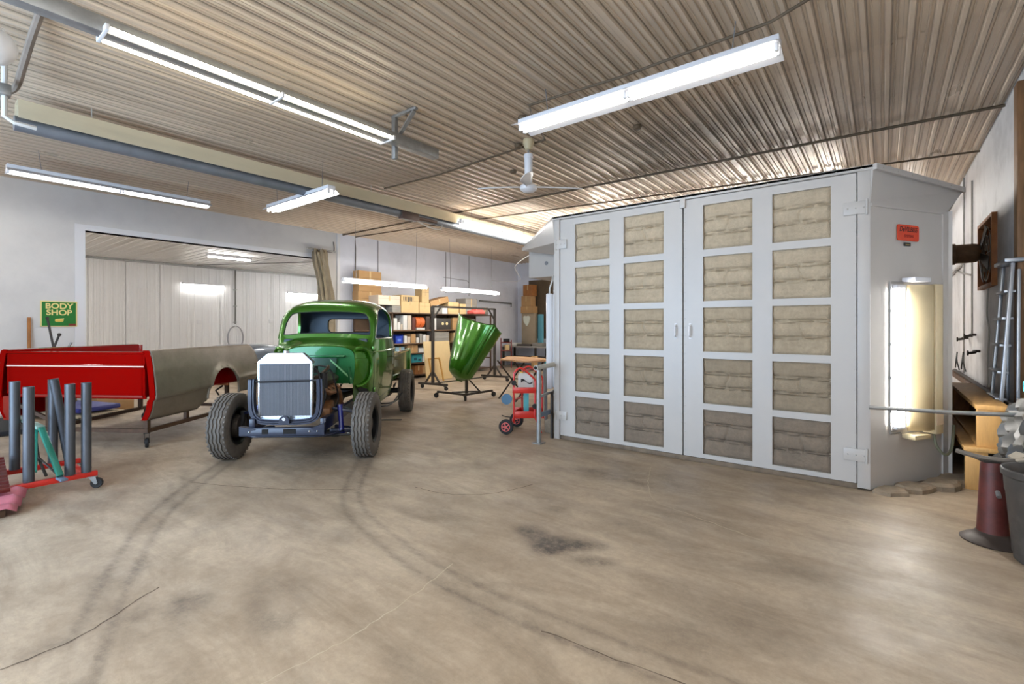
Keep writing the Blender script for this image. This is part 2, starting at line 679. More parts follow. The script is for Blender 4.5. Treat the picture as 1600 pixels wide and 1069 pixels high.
crack([(-2.73, -.30), (-2.95, .15), (-2.98, .5), (-3.2, .9)], .004, CRK)
crack([(-2.05, .55), (-2.0, .95), (-1.98, 1.3), (-2.02, 1.75), (-2.1, 2.1)], .004, CRKP)
crack([(-3.35, 2.9), (-3.0, 2.95), (-2.7, 3.2), (-2.55, 3.6)], .0035, CRK)
crack([(-1.9, 4.8), (-1.75, 4.35), (-1.5, 3.9), (-1.1, 3.75), (-.6, 3.6)], .0035, CRKP)
crack([(-5.1, 1.7), (-4.3, 2.1), (-3.9, 2.4), (-3.6, 2.6)], .0035, CRK)
crack([(-1.3, 1.9), (-.6, 1.98), (.2, 2.15), (.9, 2.35)], .0035, CRK)

# ---- walls
def wallmesh(boxes):
    m = M()
    for bb in boxes:
        m.bx(*bb)
    return m


OY0, OY1, OZ = 2.09, 6.70, 3.18
struct(wallmesh([(XL - .2, XL, YB - .2, OY0, 0, 4.1), (XL - .2, XL, OY0, OY1, OZ, 4.1), (XL - .2, XL, OY1, 7.12, 0, 4.1)]).build('wall_left', W_WALL))
struct(wallmesh([(XL - .2, XL + .03, 7.12, YF + .2, 0, 4.1)]).build('wall_left_rear', W_WALLB))
struct(wallmesh([(XL, XR, YF, YF + .2, 0, 4.1)]).build('wall_far', W_WALLB))
struct(wallmesh([(XR, XR + .2, YB - .2, 7.90, 0, 4.1), (XR, XR + .2, 8.90, YF + .2, 0, 4.1), (XR, XR + .2, 7.90, 8.90, 0, 1.97), (XR, XR + .2, 7.90, 8.90, 2.77, 4.1), (XR + .18, XR + .2, 7.90, 8.90, 1.97, 2.77)]).build('wall_right', W_WALLR))
struct(wallmesh([(XL, -6.9, YB - .2, YB, 0, 4.1), (-6.9, -2.8, YB - .2, YB, 3.4, 4.1), (-2.8, -1.5, YB - .2, YB, 0, 4.1),
                 (-1.5, .4, YB - .2, YB, 3.4, 4.1), (.4, XR, YB - .2, YB, 0, 4.1)]).build('wall_front', FRONTW))
jt = M()
jt.bx(XL - .22, XL + .012, OY0 - .14, OY0, 0, OZ + .1)
jt.bx(XL - .22, XL + .012, OY1, OY1 + .10, 0, OZ + .1)
jt.bx(XL - .22, XL + .012, OY0, OY1, OZ, OZ + .1)
struct(jt.build('trim_1', W_PLAST))
struct(M().bx(XL, XL + .04, 7.08, 7.16, 0, CEIL).build('trim_2', W_PLAST))
# wooden edge board of the doorway in the right wall and the ledge rail low on it
struct(M().bx(XR - .05, XR, 6.50, 6.66, .66, 3.78, .006).bx(XR - .025, XR, 6.66, 6.74, .66, 3.82, .004).build('trim_3', mat('stained_door_board', (128, 92, 58), .6, var=.3, scale=5, stretch=(4, 4, .6))))
struct(M().bx(XR - .09, XR, 5.0, 12.0, .58, .66, .01).build('trim_4', mat('dirty_brown_rail', (88, 66, 48), .7, var=.35, scale=6)))
struct(M().bx(XR - .03, XR, 4.9, 6.5, .0, .58, .01).build('trim_5', mat('dirty_lower_board', (120, 112, 100), .7, var=.4, scale=5)))


# ---- ribbed metal ceiling, one object per sheet
def rib_profile(width, n, depth, major, minor=True):
    p = width / n
    pts = [(0.0, 0.0)]
    for i in range(n):
        x0 = i * p
        c = x0 + p * .5
        pts += [(c - major * .5, 0), (c - major * .28, -depth), (c + major * .28, -depth), (c + major * .5, 0)]
        if minor:
            for q in (.83, 1.17):
                k = x0 + p * q if q < 1 else x0 + p * q
                if k < width - .01:
                    pts += [(k - .008, 0), (k - .004, -depth * .36), (k + .004, -depth * .36), (k + .008, 0)]
    pts.append((width, 0.0))
    return sorted(set(pts), key=lambda q: q[0])


def ceil_mat():
    m = bpy.data.materials.new('sooty_ribbed_steel')
    m.use_nodes = True
    global N, L, tc
    nt = m.node_tree
    N, L = nt.nodes, nt.links
    b = N['Principled BSDF']
    ge = N.new('ShaderNodeNewGeometry')
    oi = N.new('ShaderNodeObjectInfo')
    tc = N.new('ShaderNodeTexCoord')
    pos = ge.outputs['Position']
    mp = N.new('ShaderNodeMapping')
    mp.inputs['Scale'].default_value = (1.6, .35, 1)
    L.new(pos, mp.inputs[0])
    base = ramp(noise(1.3, 8, .7, mp.outputs[0]), .3, lin((198, 180, 158)), .72, lin((212, 195, 173)))
    mp2 = N.new('ShaderNodeMapping')
    mp2.inputs['Scale'].default_value = (14, .5, 1)
    L.new(pos, mp2.inputs[0])
    st = ramp(noise(1.0, 6, .7, mp2.outputs[0]), .35, (.93, .93, .93, 1), .7, (1.05, 1.05, 1.05, 1))
    pv = ramp(oi.outputs['Random'], 0.0, (.90, .90, .90, 1), 1.0, (1.05, 1.05, 1.05, 1))
    base = mixc(1.0, base, pv, 'MULTIPLY')
    # darker lines along the folded edges of the ribs
    sx = N.new('ShaderNodeSeparateXYZ')
    L.new(tc.outputs['Object'], sx.inputs[0])
    dv = N.new('ShaderNodeMath')
    dv.operation = 'DIVIDE'
    dv.inputs[1].default_value = ((XR - XL) / 13 + .012) / 6
    L.new(sx.outputs[0], dv.inputs[0])
    fr_ = N.new('ShaderNodeMath')
    fr_.operation = 'FRACT'
    L.new(dv.outputs[0], fr_.inputs[0])
    rp_ = N.new('ShaderNodeValToRGB')
    els = rp_.color_ramp.elements
    stops = [(0, 1), (.145, 1), (.17, .72), (.195, 1), (.30, 1), (.335, .70), (.38, 1.0), (.62, 1.0), (.66, .42), (.71, 1), (.805, 1), (.83, .72), (.855, 1)]
    while len(els) < len(stops):
        els.new(.5)
    for e_, (p_, v_) in zip(els, stops):
        e_.position = p_
        e_.color = (v_, v_, v_, 1)
    L.new(fr_.outputs[0], rp_.inputs[0])
    base = mixc(1.0, base, rp_.outputs[0], 'MULTIPLY')
    # soot left above the booth
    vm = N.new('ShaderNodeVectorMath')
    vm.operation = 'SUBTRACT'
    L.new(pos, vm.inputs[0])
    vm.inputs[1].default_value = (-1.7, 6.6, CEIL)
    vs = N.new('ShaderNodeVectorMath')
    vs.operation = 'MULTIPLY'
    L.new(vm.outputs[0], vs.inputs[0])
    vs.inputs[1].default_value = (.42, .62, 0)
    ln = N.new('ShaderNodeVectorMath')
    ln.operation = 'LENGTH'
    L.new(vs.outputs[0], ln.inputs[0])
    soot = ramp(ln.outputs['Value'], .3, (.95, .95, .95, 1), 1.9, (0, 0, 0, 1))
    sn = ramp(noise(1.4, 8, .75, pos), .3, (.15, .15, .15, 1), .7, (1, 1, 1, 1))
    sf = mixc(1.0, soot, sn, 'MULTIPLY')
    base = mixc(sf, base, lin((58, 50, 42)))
    L.new(base, b.inputs['Base Color'])
    b.inputs['Metallic'].default_value = .25
    rg = ramp(noise(2.5, 6, .6, mp.outputs[0]), .3, (.26, .26, .26, 1), .7, (.48, .48, .48, 1))
    L.new(rg, b.inputs['Roughness'])
    return m


CEILM = ceil_mat()
ceil = struct(M().bx(XL - .2, XR + .2, YB - .2, YF + .2, CEIL + .03, CEIL + .15).build('ceiling', mat('ceiling_backing', (70, 60, 50), .9)))
SW = (XR - XL) / 13
for k, (ya, yb) in enumerate([(YB, 2.39), (2.37, 5.27), (5.25, 9.22), (9.20, YF)]):
    prof = rib_profile(SW + .012, 6, .028, .050)
    dz = .0 if k % 2 == 0 else .004
    rows = [[(x, ya, z + dz) for x, z in prof], [(x, yb, z + dz) for x, z in prof]]
    me = M().grid(rows).mesh('ceiling_sheet', CEILM, 20)
    for i in range(13):
        o = bpy.data.objects.new('ceiling_sheet', me)
        COL.objects.link(o)
        o.parent = ceil
        o.location = (XL + i * SW, 0, CEIL + .012 + (.002 if i % 2 else 0))

# ---- second room seen through the opening
AX = -19.15
struct(wallmesh([(AX - .2, AX, -1.2, 12.2, 0, 3.75)]).build('wall_annex_back', W_METAL))
struct(wallmesh([(AX - .2, XL - .2, -1.4, -1.2, 0, 3.75), ]).build('wall_annex_near', W_METAL))
struct(wallmesh([(AX - .2, XL - .2, 12.2, 12.4, 0, 3.75)]).build('wall_annex_far', W_METAL))
wa = bpy.data.objects['wall_annex_back']
prof = rib_profile(.93, 4, .016, .06)
me = M().grid([[(-z, x, 0.0) for x, z in prof], [(-z, x, 3.60) for x, z in prof]]).mesh('wall_sheet', W_METAL, 20)
for i in range(14):
    o = bpy.data.objects.new('wall_sheet', me)
    COL.objects.link(o)
    o.parent = wa
    o.location = (AX + .004, -1.0 + i * .92, 0)
ca = struct(M().bx(AX - .2, XL - .2, -1.4, 12.4, 3.62, 3.75).build('ceiling_annex', W_METAL))
prof = rib_profile(.93, 4, .018, .06)
me = M().grid([[(AX, y, z) for y, z in prof], [(XL - .2, y, z) for y, z in prof]]).mesh('ceiling_sheet', W_METAL, 20)
for i in range(14):
    o = bpy.data.objects.new('ceiling_sheet', me)
    COL.objects.link(o)
    o.parent = ca
    o.location = (0, -1.0 + i * .92, 3.61)
struct(M().bx(AX, AX + .06, -1.2, 12.2, 3.535, 3.60).build('trim_6', GALV))


# ============================================================ FLUORESCENT FIXTURES
def fixture(label, loc, length, along, style='reflector', width=.34, n_in_line=2, hang=0.0, warm=False, name='fluorescent_fixture',
            cat='light fixture', tube=None):
    """local x = along the tubes; origin at the middle of the tube plane"""
    rz = R(90) if along == 'y' else 0.0
    t = thing(name, label, cat, loc, rz)
    l = length
    tm = tube or (TUBEW if warm else TUBEM)
    hw = width / 2
    if style == 'reflector':
        sec = [(-hw, -.004), (-hw, .0), (-.075, .045), (.075, .045), (hw, .0), (hw, -.004), (hw - .004, -.004), (.072, .040), (-.072, .040), (-hw + .004, -.004)]
        M().prism([(-l / 2, y, z) for y, z in sec], (l, 0, 0)).build('reflector', W_LAMP, t)
        M().bx(-l / 2, l / 2, -.06, .06, .045, .10, .004).build('housing', W_LAMP, t)
        ys = (-.04, .04)
    elif style == 'open':  # bare batten: tubes stand clear of the narrow spine
        M().bx(-l / 2, l / 2, -.028, .028, .0, .09, .004).build('housing', W_LAMP, t)
        ys = (-.062, .062)
    elif style == 'strip':
        M().bx(-l / 2, l / 2, -.055, .055, .03, .09, .004).build('housing', W_LAMP, t)
        ys = (-.03, .03)
    else:  # single strip
        M().bx(-l / 2, l / 2, -.05, .05, .03, .085, .004).build('housing', W_LAMP, t)
        ys = (0.0,)
    seg = l / n_in_line
    for i in range(n_in_line):
        for y in ys:
            a = -l / 2 + i * seg + .035
            M().cyl((a, y, 0), (a + seg - .07, y, 0), .017, n=10).build('tube', tm, t)
        for xx in (-l / 2 + i * seg + .018, -l / 2 + (i + 1) * seg - .018):
            for y in ys:
                M().bx(xx - .012, xx + .012, y - .016, y + .016, -.022, .045, .004).build('socket', W_PLAST, t)
    if hang > 0:
        for s in (-1, 1):
            M().tube([(s * l * .36, 0, .09), (s * l * .36 + .03 * s, 0, .09 + hang)], .004, 6).build('hanging_chain', WIRE, t)
    return t


fixture('long white fluorescent fixture with wide reflector, nearest above the ceiling fan', (-1.836, 4.10, 3.55), 2.44, 'x', 'reflector', .36, 2, hang=.26)
fixture('white eight-foot fluorescent fixture hung just above the wall with the green sign', (-9.26, 2.13, 3.53), 2.44, 'y', 'reflector', .28, 2, hang=.28)
fixture('glowing fluorescent fixture set crosswise under the long heater tube', (-7.23, 3.87, 3.40), 1.86, 'x', 'reflector', .26, 2, hang=.40, tube=TUBEH)
fixture('fluorescent strip half hidden behind the left roof tip of the booth', (-6.75, 8.25, 3.55), 2.5, 'y', 'open', .2, 2, hang=.27, tube=TUBEH)
fixture('low-hung double fluorescent strip in front of the tallest stacked cartons', (-9.5, 7.33, 2.46), 2.45, 'y', 'open', .24, 2, hang=1.36, tube=TUBEH)
fixture('low-hung double fluorescent strip above the dangling green hood', (-9.5, 10.33, 2.46), 2.42, 'y', 'open', .24, 2, hang=1.36, tube=TUBEH)
fixture('single fluorescent strip on the white ribbed ceiling of the second room', (-15.6, 6.2, 3.50), 1.25, 'y', 'single', .1, 1, tube=TUBEH)
wl1 = fixture('single fluorescent strip high on the white ribbed wall of the second room', (AX + .13, 6.72, 2.90), 1.35, 'y', 'single', .1, 1, tube=TUBEH)
wl2 = fixture('bright fluorescent strip on the ribbed wall beside the khaki curtain', (AX + .13, 10.4, 2.78), 1.35, 'y', 'single', .1, 1, tube=TUBEH)
for w_ in (wl1, wl2):
    M().bx(-.6, .6, .045, .128, .04, .08, .004).build('wall_bracket', W_LAMP, w_)
# unseen lamps added for fill light: second room, behind the photographer, behind the booth
for (x, y, z, ln, ax_, lab) in [
        (-13.2, .6, 3.50, 2.4, 'y', 'added unseen double strip on the second room ceiling, left of the opening near the wall'),
        (-17.4, .4, 3.50, 2.4, 'y', 'added unseen double strip on the second room ceiling, far left by the ribbed wall'),
        (-13.2, 9.8, 3.50, 2.4, 'y', 'added unseen double strip on the second room ceiling, right behind the curtain'),
        (-16.0, 10.95, 3.50, 2.4, 'y', 'added unseen double strip on the second room ceiling, far right by the ribbed wall'),
        (-13.0, 3.6, 3.54, 2.4, 'y', 'added unseen double strip on the second room ceiling just over the opening top'),
        (-9.7, -.75, 3.55, 2.2, 'y', 'added unseen double strip on the workshop ceiling at the near end of the left wall'),
        (-.6, -.6, 3.55, 2.44, 'y', 'added unseen double strip on the workshop ceiling behind the photographer, right row'),
        (-1.8, 10.6, 3.55, 2.44, 'x', 'added unseen double strip on the workshop ceiling behind the booth'),
        (.62, 1.3, 3.55, 1.6, 'y', 'added unseen short strip on the workshop ceiling beside the right wall, out of the frame'),
        (.42, 11.6, 3.55, 2.44, 'y', 'added unseen double strip on the workshop ceiling near the right wall behind the booth'),
        (-4.9, 9.9, 3.55, 2.0, 'y', 'added unseen double strip on the workshop ceiling behind the left booth wing'),
        (-4.6, 12.2, 3.55, 2.44, 'x', 'added unseen double strip on the workshop ceiling in the far right corner')]:
    fixture(lab, (x, y, z), ln, ax_, 'open', .2, 2, hang=.27 if z > 3.52 and x > XL else 0, tube=TUBEA if x < -9.6 else (TUBEM if x > .2 else TUBES_))

# ---- lamp on the long steel rail with bracket
rl = thing('rail_light', 'twin warm fluorescent tubes on a grey rail held by a ceiling bracket', 'light fixture', (-4.36, 2.14, 3.53), R(90))
M().bx(-3.2, 1.95, -.055, .055, -.012, .10, .006).build('rail', GALV, rl)
for yy in (-.105, .105):
    for i in range(2):
        M().cyl((-1.22 + i * 1.22, yy, -.0), (-.04 + i * 1.22, yy, -.0), .017, n=10).build('tube', TUBEW, rl)
for xx in (-1.24, -.01, 1.22):
    M().bx(xx - .012, xx + .012, -.125, .125, -.02, .025, .004).build('socket', W_PLAST, rl)
br = M()
br.bx(1.38, 1.42, -.28, .14, .335, .37, .004)
br.build('ceiling_plate', GALV, rl)
M().bx(1.375, 1.425, .07, .13, -.14, .34, .004).build('hanger_post', GALV, rl)
M().beam((1.40, -.24, .33), (1.40, .09, .06), .045, .02).build('brace', GALV, rl)

# ---- radiant tube heater
ht = thing('tube_heater', 'long cream radiant tube heater hung below the ribbed ceiling', 'heater', (-7.0, 0, 0))
M().prism([(.15, .76, 3.56), (.10, .76, 3.76), (-.10, .76, 3.76), (-.15, .76, 3.56), (-.14, .76, 3.56), (-.095, .76, 3.75), (.095, .76, 3.75), (.14, .76, 3.56)], (0, 11.4, 0)).build('reflector', CREAM, ht)
M().cyl((.03, .74, 3.525), (.03, 12.1, 3.525), .075, n=18).build('burner_tube', HEATT, ht)
M().bx(.02, .14, 5.62, 6.02, 3.42, 3.56, .01).cyl((.08, 6.02, 3.5), (.08, 6.5, 3.5), .035).build('burner_box', mat('heater_burner_box', (92, 74, 66), .5, .3, var=.2), ht)
M().tube(smoothpath([(.1, 5.9, 3.46), (.15, 6.2, 3.36), (.12, 6.55, 3.36), (.05, 6.7, 3.5)], 6), .012, 6).build('gas_hose', WIREW, ht)
for yy in (1.35, 5.05, 8.6):
    M().tube([(.12, yy, 3.60), (.0, yy, 3.80), (-.12, yy, 3.60)], .006, 6).tube([(0, yy, 3.80), (0, yy, CEIL)], .006, 6).build('hanging_chain', WIREW, ht)
# ---- flexible duct, white drop pipe and cable at the left end of the heater
fd = thing('flexible_conduit', 'thick grey flexible conduit drooping from ceiling beside heater end', 'conduit', (0, 0, 0))
M().tube(smoothpath([q for q in ((-5.12, .685, 3.87), (-5.47, .68, 3.80), (-5.85, .68, 3.72), (-6.25, .68, 3.65), (-6.35, .63, 3.60), (-6.6, .61, 3.55))], 8), .028, 8).build('hose', mat('grey_flex_hose', (128, 116, 104), .6, var=.2), fd)
gl = thing('globe_lamp', 'round white globe lamp hung from the ceiling at the left edge', 'light fixture', (-4.86, .40, 3.40))
M().sphere((0, 0, 0), .14, 14, (1, 1, .9)).build('globe', W_PLAST, gl)
M().cyl((0, 0, .12), (0, 0, CEIL - 3.40), .012).build('stem', WIREW, gl)
M().cyl((0, 0, CEIL - 3.40 - .03), (0, 0, CEIL - 3.40 + .0), .06, n=16).build('canopy', W_PLAST, gl)
dp = thing('drop_pipe', 'white L-shaped drop pipe hanging beside the left end of the heater', 'pipe', (-6.12, .592, 3.29))
M().tube([(0, 0, .6), (0, 0, .02), (.02, .06, -.02), (.0, .2, -.02)], .02, 8).build('pipe', WIREW, dp)
M().bx(-.05, .05, -.04, .04, .2, .3, .01).build('valve', GALV, dp)

# ---- ceiling conduits
def conduit(name, pts, r, m, label, cat='conduit'):
    return tag(M().tube([Vector(p) for p in pts], r, 8).build(name, m), label, cat)


zc = CEIL - .028
conduit('ceiling_conduit', [(XR, 7.42, zc), (XL, 7.25, zc), ], .018, BROWNC, 'brown conduit crossing the whole ceiling just behind the fan')
conduit('ceiling_conduit', [(XR, 9.15, zc), (-4.0, 8.5, zc), (-8.5, 7.9, zc), (XL + .02, 7.62, zc), (XL + .045, 7.62, zc - .3), (XL + .045, 7.62, 2.0)], .014, BROWNC, 'second thin brown conduit crossing ceiling and dropping down the shelf wall')
conduit('ceiling_conduit', [(.4, 3.2, zc), (-.2, 4.0, zc - .01), (-.7, 4.22, zc - .02), (-2.0, 4.27, zc - .02), (-3.05, 4.24, zc), (-3.25, 4.6, zc), (-3.45, 5.15, zc), (-5.6, 5.3, zc), (-6.9, 5.25, zc)], .013, BROWNC, 'wandering brown cable running past the long reflector fixture')
for (x, y) in ((-3.3, 4.45), (-3.85, 5.1), (-4.55, 5.9), (-2.35, 5.5)):
    tag(M().lathe([(.001, 0), (.05, 0), (.055, -.02), (.04, -.045), (.001, -.05)], 14).build('junction_box', BROWNC, loc=(x, y, CEIL - .012)), None, None)
for o in [o for o in COL.objects if o.name.startswith('junction_box')]:
    pass
jl = ['round brown junction box on ceiling beside far end of long reflector', 'round brown junction box on ceiling left of the fan mount',
      'round brown junction box far left of the fan near the heater', 'round brown junction box on ceiling right of the fan']
for o, s in zip([o for o in COL.objects if o.name.startswith('junction_box')], jl):
    tag(o, s, 'junction box')

# ---- ceiling fan
cf = thing('ceiling_fan', 'white three-bladed ceiling fan on a short sleeved rod', 'fan', (-3.66, 5.07, 3.27), R(37.8))
M().lathe([(.001, .63), (.07, .63), (.075, .58), (.045, .50), (.03, .49), (.001, .49)], 18).build('canopy', mat('aged_cream_plastic', (190, 174, 140), .5), cf)
M().cyl((0, 0, .10), (0, 0, .52), .014).build('rod', GALV, cf)
M().lathe([(.001, .03), (.048, .03), (.052, .20), (.056, .38), (.06, .385), (.06, .43), (.055, .435), (.001, .435)], 20).build('rod_sleeve', W_PLAST, cf)
M().lathe([(.001, -.06), (.07, -.055), (.105, -.03), (.115, .0), (.105, .025), (.06, .045), (.001, .05)], 28).build('motor_hub', W_PLAST, cf)


def blade(az, length, pitch):
    rows = []
    for i in range(13):
        t = i / 12
        x = .09 + t * (length - .09)
        w = .035 + .085 * math.sin(min(1, t * 1.25) * PI * .5) ** 1.2
        w *= (1 - .55 * max(0, (t - .72) / .28) ** 2)
        off = .02 * math.sin(t * PI)
        for_row = []
        for s in (-1, -.5, 0, .5, 1):
            y = s * w * .8 + off
            z = .012 * (1 - s * s) - .5 * t * t * .06
            for_row.append(Vector((x, y * math.cos(pitch), z + y * math.sin(pitch))))
        rows.append(for_row)
    m = M().grid(rows)
    o = m.build('blade', W_PLAST, cf, 60)
    o.rotation_euler = (0, 0, R(az))
    solidify(o, .006, 0)


blade(-3, .70, R(14))
blade(183, .66, R(-14))
blade(-96, .62, R(38))
# ============================================================ PAINT BOOTH
BY = 5.28
booth = thing('paint_booth', 'large white paint spray booth with two tall doors full of tan filter pads', 'spray booth', (0, 0, 0))


def holed_panel(x0, x1, z0, z1, holes, y0, y1):
    xs = sorted({x0, x1, *[h[0] for h in holes], *[h[1] for h in holes]})
    zs = sorted({z0, z1, *[h[2] for h in holes], *[h[3] for h in holes]})
    inh = lambda x, z: any(h[0] < x < h[1] and h[2] < z < h[3] for h in holes) or not (x0 < x < x1 and z0 < z < z1)
    m = M()
    for i in range(len(xs) - 1):
        for j in range(len(zs) - 1):
            a, b_, c, d = xs[i], xs[i + 1], zs[j], zs[j + 1]
            cx, cz = (a + b_) / 2, (c + d) / 2
            if inh(cx, cz):
                continue
            m.add([(a, y0, c), (b_, y0, c), (b_, y0, d), (a, y0, d)], [(0, 1, 2, 3)])
            m.add([(a, y1, c), (b_, y1, c), (b_, y1, d), (a, y1, d)], [(3, 2, 1, 0)])
            for (px, pz, q) in ((a - 1e-4, cz, [(a, y0, c), (a, y0, d), (a, y1, d), (a, y1, c)]), (b_ + 1e-4, cz, [(b_, y0, c), (b_, y1, c), (b_, y1, d), (b_, y0, d)]),
                                (cx, c - 1e-4, [(a, y0, c), (a, y1, c), (b_, y1, c), (b_, y0, c)]), (cx, d + 1e-4, [(a, y0, d), (b_, y0, d), (b_, y1, d), (a, y1, d)])):
                if inh(px, pz):
                    m.add(q, [(0, 1, 2, 3)])
    return m


ROWS = [(2.277, 2.752), (1.728, 2.203), (1.190, 1.660), (.640, 1.118), (.100, .575)]
CW, CHh = .48, .476


def filter_mesh(seed, name='filter'):
    rr = random.Random(seed)
    n1, n2 = 44, 44
    ph = rr.uniform(0, 6)
    sq = rr.uniform(-.02, .02)
    lines = [.36 + rr.uniform(-.03, .02), .66 + rr.uniform(-.02, .03)]
    dips = [[rr.uniform(.6, 1) for _ in range(4)] for _ in range(4)]
    rows = []
    for i in range(n1 + 1):
        r_ = []
        u = i / n1
        for j in range(n2 + 1):
            w = j / n2
            y = -.020 - .008 * math.sin(u * PI)
            zz = w
            # three pillows between stitch lines
            for k, l0 in enumerate(lines):
                sag = .012 * math.sin(u * 9 + ph + k)
                for q, dl in enumerate((-.028, .028)):
                    d = (zz - l0 - dl - sag * .6) / .012
                    dash = .35 + .65 * (1 if (u * 4.0) % 1.0 > .14 else 0) * dips[k * 2 + q][min(3, int(u * 4))]
                    y += .026 * dash * math.exp(-d * d)
                d2 = (zz - l0) / .09
                y += .011 * math.exp(-d2 * d2)
            if lines[0] < zz < lines[1]:
                cxx = .5 + .035 * math.sin((zz - lines[0]) / (lines[1] - lines[0]) * 4.5 + ph) + sq
                d = (u - cxx) / .022
                y += .015 * math.exp(-d * d)
            e = min(u, 1 - u, w, 1 - w)
            y += .018 * math.exp(-(e / .035) ** 2)
            y += rr.uniform(-.0016, .0016) + .003 * math.sin(u * 13 + ph) * math.sin(w * 17 + ph * 2)
            r_.append((-CW / 2 + u * CW, y + .02, -CHh / 2 + w * CHh))
        rows.append(r_)
    return M().grid(rows).mesh(name, TANF[0], 60)


FM = [filter_mesh(s) for s in (3, 8, 21, 34, 55)]


def door_leaf(x0, x1, cols, hx, hinges, label):
    holes = [(c, c + CW, a, b_) for c in cols for a, b_ in ROWS]
    d = holed_panel(x0, x1, .055, 2.835, holes, BY - .0, BY + .045).build('door', W_BOOTH, booth, 30)
    d['label'] = label
    back = M().bx(x0 + .02, x1 - .02, BY + .046, BY + .06, .08, 2.81)
    back.build('filter_backing', TAND, d)
    k = 0
    for c in cols:
        for r_, (a, b_) in enumerate(ROWS):
            me = FM[(k * 3 + r_ + int(abs(c) * 10)) % 5]
            o = bpy.data.objects.new('filter', me)
            COL.objects.link(o)
            o.parent = d
            o.location = (c + CW / 2, BY + .012, (a + b_) / 2)
            o.scale = (1.0 if (k + r_) % 2 else -1.0, 1, 1)
            o.material_slots[0].link = 'OBJECT'
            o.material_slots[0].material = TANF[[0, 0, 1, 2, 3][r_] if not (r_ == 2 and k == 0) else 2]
            k += 1
    # flat iron handle
    h = M()
    h.tube([(hx, BY, 1.345), (hx, BY - .035, 1.36), (hx, BY - .04, 1.41), (hx, BY - .035, 1.46), (hx, BY, 1.475)], .009, 8)
    h.bx(hx - .013, hx + .013, BY - .004, BY, 1.325, 1.36, .002).bx(hx - .013, hx + .013, BY - .004, BY, 1.46, 1.495, .002)
    h.build('handle', W_LAMP, d)
    rv = M()
    for q in range(28):
        z = .12 + q * .095
        for xx in (x0 + .012, x1 - .012):
            rv.sphere((xx, BY, z), .0045, 5)
    ro = rv.build('rivets', W_BOOTH, d)
    return d


door_leaf(-3.305, -1.737, (-3.087, -2.425), -1.81, None, 'left door leaf with ten filter pads and handle at its right edge')
door_leaf(-1.722, -.190, (-1.519, -.862), -1.653, None, 'right door leaf with ten filter pads and handle at its left edge')
# hinge straps
for x0, x1 in ((-3.375, -3.20), (-.285, -.105)):
    for z0, z1 in ((2.46, 2.575), (.255, .365)):
        hg = M().bx(x0, x1, BY - .020, BY - .006, z0, z1, .003)
        cxk = x1 - .01 if x0 > -1 else x0 + .01
        hg.cyl((cxk, BY - .020, z0 - .012), (cxk, BY - .020, z1 + .012), .009, n=10)
        for bx_ in (x0 + .03, (x0 + x1) / 2, x1 - .03):
            hg.sphere((bx_, BY - .021, (z0 + z1) / 2), .007, 6)
        hg.build('hinge', W_BOOTH, booth)
# posts, head and sill
M().bx(-3.39, -3.312, BY - .012, BY + .08, 0, 2.84, .004).build('post', W_BOOTH, booth)
M().bx(-.183, -.09, BY - .012, BY + .08, .02, 2.84, .004).build('post', W_BOOTH, booth)
hd = M().bx(-3.41, -.07, BY - .022, BY + .08, 2.84, 2.885, .004)
hd.build('head_rail', W_BOOTH, booth)
rv = M()
for q in range(18):
    rv.sphere((-3.3 + q * .185, BY - .023, 2.862), .006, 6)
rv.build('rivets', W_BOOTH, booth)
M().bx(-1.757, -1.700, BY - .03, BY - .001, 2.75, 2.85, .005).build('door_catch', W_BOOTH, booth)
M().bx(-3.30, -.18, BY + .005, BY + .05, .0, .05, .006).build('sill', mat('worn_wooden_sill', (112, 98, 82), .8, var=.3, scale=8), booth)
# right wing: splayed wall, triangular fascia, rising soffit
A = Vector((-.09, BY, 0))
B = Vector((.48, 6.18, 0))
TIP = Vector((.64, 6.74, 0))
F0 = Vector((-.07, BY - .022, 0))


def up(p, z):
    return Vector((p[0], p[1], z))


nrm = Vector((.845, -.535, 0))
M().prism([up(A, .02), up(B, .02), up(B, 2.54), up(A, 2.54)], tuple(-nrm * .04)).build('wing_panel', W_BOOTH, booth)
pm = M()
pm.prism([up(B, .02) + nrm * .012 - Vector((.535, .845, 0)) * .075, up(B, .02) + nrm * .012, up(B, 2.54) + nrm * .012, up(B, 2.54) + nrm * .012 - Vector((.535, .845, 0)) * .075], tuple(-nrm * .05))
pm.build('post', W_BOOTH, booth)
M().prism([up(A, 2.525) + nrm * .012, up(B, 2.525) + nrm * .012, up(B, 2.55) + nrm * .012, up(A, 2.55) + nrm * .012], tuple(-nrm * .05)).build('wing_rail', W_BOOTH, booth)
dir_ = (TIP - F0).normalized()
nf = Vector((dir_.y, -dir_.x, 0))
M().prism([up(A, 2.55), up(F0, 2.84), up(TIP, 2.835), ], tuple(-nf * .02)).build('fascia', W_BOOTH, booth)
M().add([up(A, 2.55) + nf * .001, up(TIP, 2.835), up(B, 2.55), up(A, 2.57), up(TIP, 2.855), up(B, 2.57)], [(0, 1, 2), (5, 4, 3), (0, 3, 4, 1), (1, 4, 5, 2), (2, 5, 3, 0)]).build('soffit', W_BOOTH, booth)
ed = M()
ed.prism([up(F0, 2.835) + nf * .03, up(TIP, 2.835) + nf * .03, up(TIP, 2.885) + nf * .03, up(F0, 2.885) + nf * .03], tuple(-nf * .08))
for q in range(7):
    p = F0.lerp(TIP, .06 + q * .15)
    ed.sphere((p.x + nf.x * .031, p.y + nf.y * .031, 2.862), .006, 6)
ed.build('eave_edge', W_BOOTH, booth)
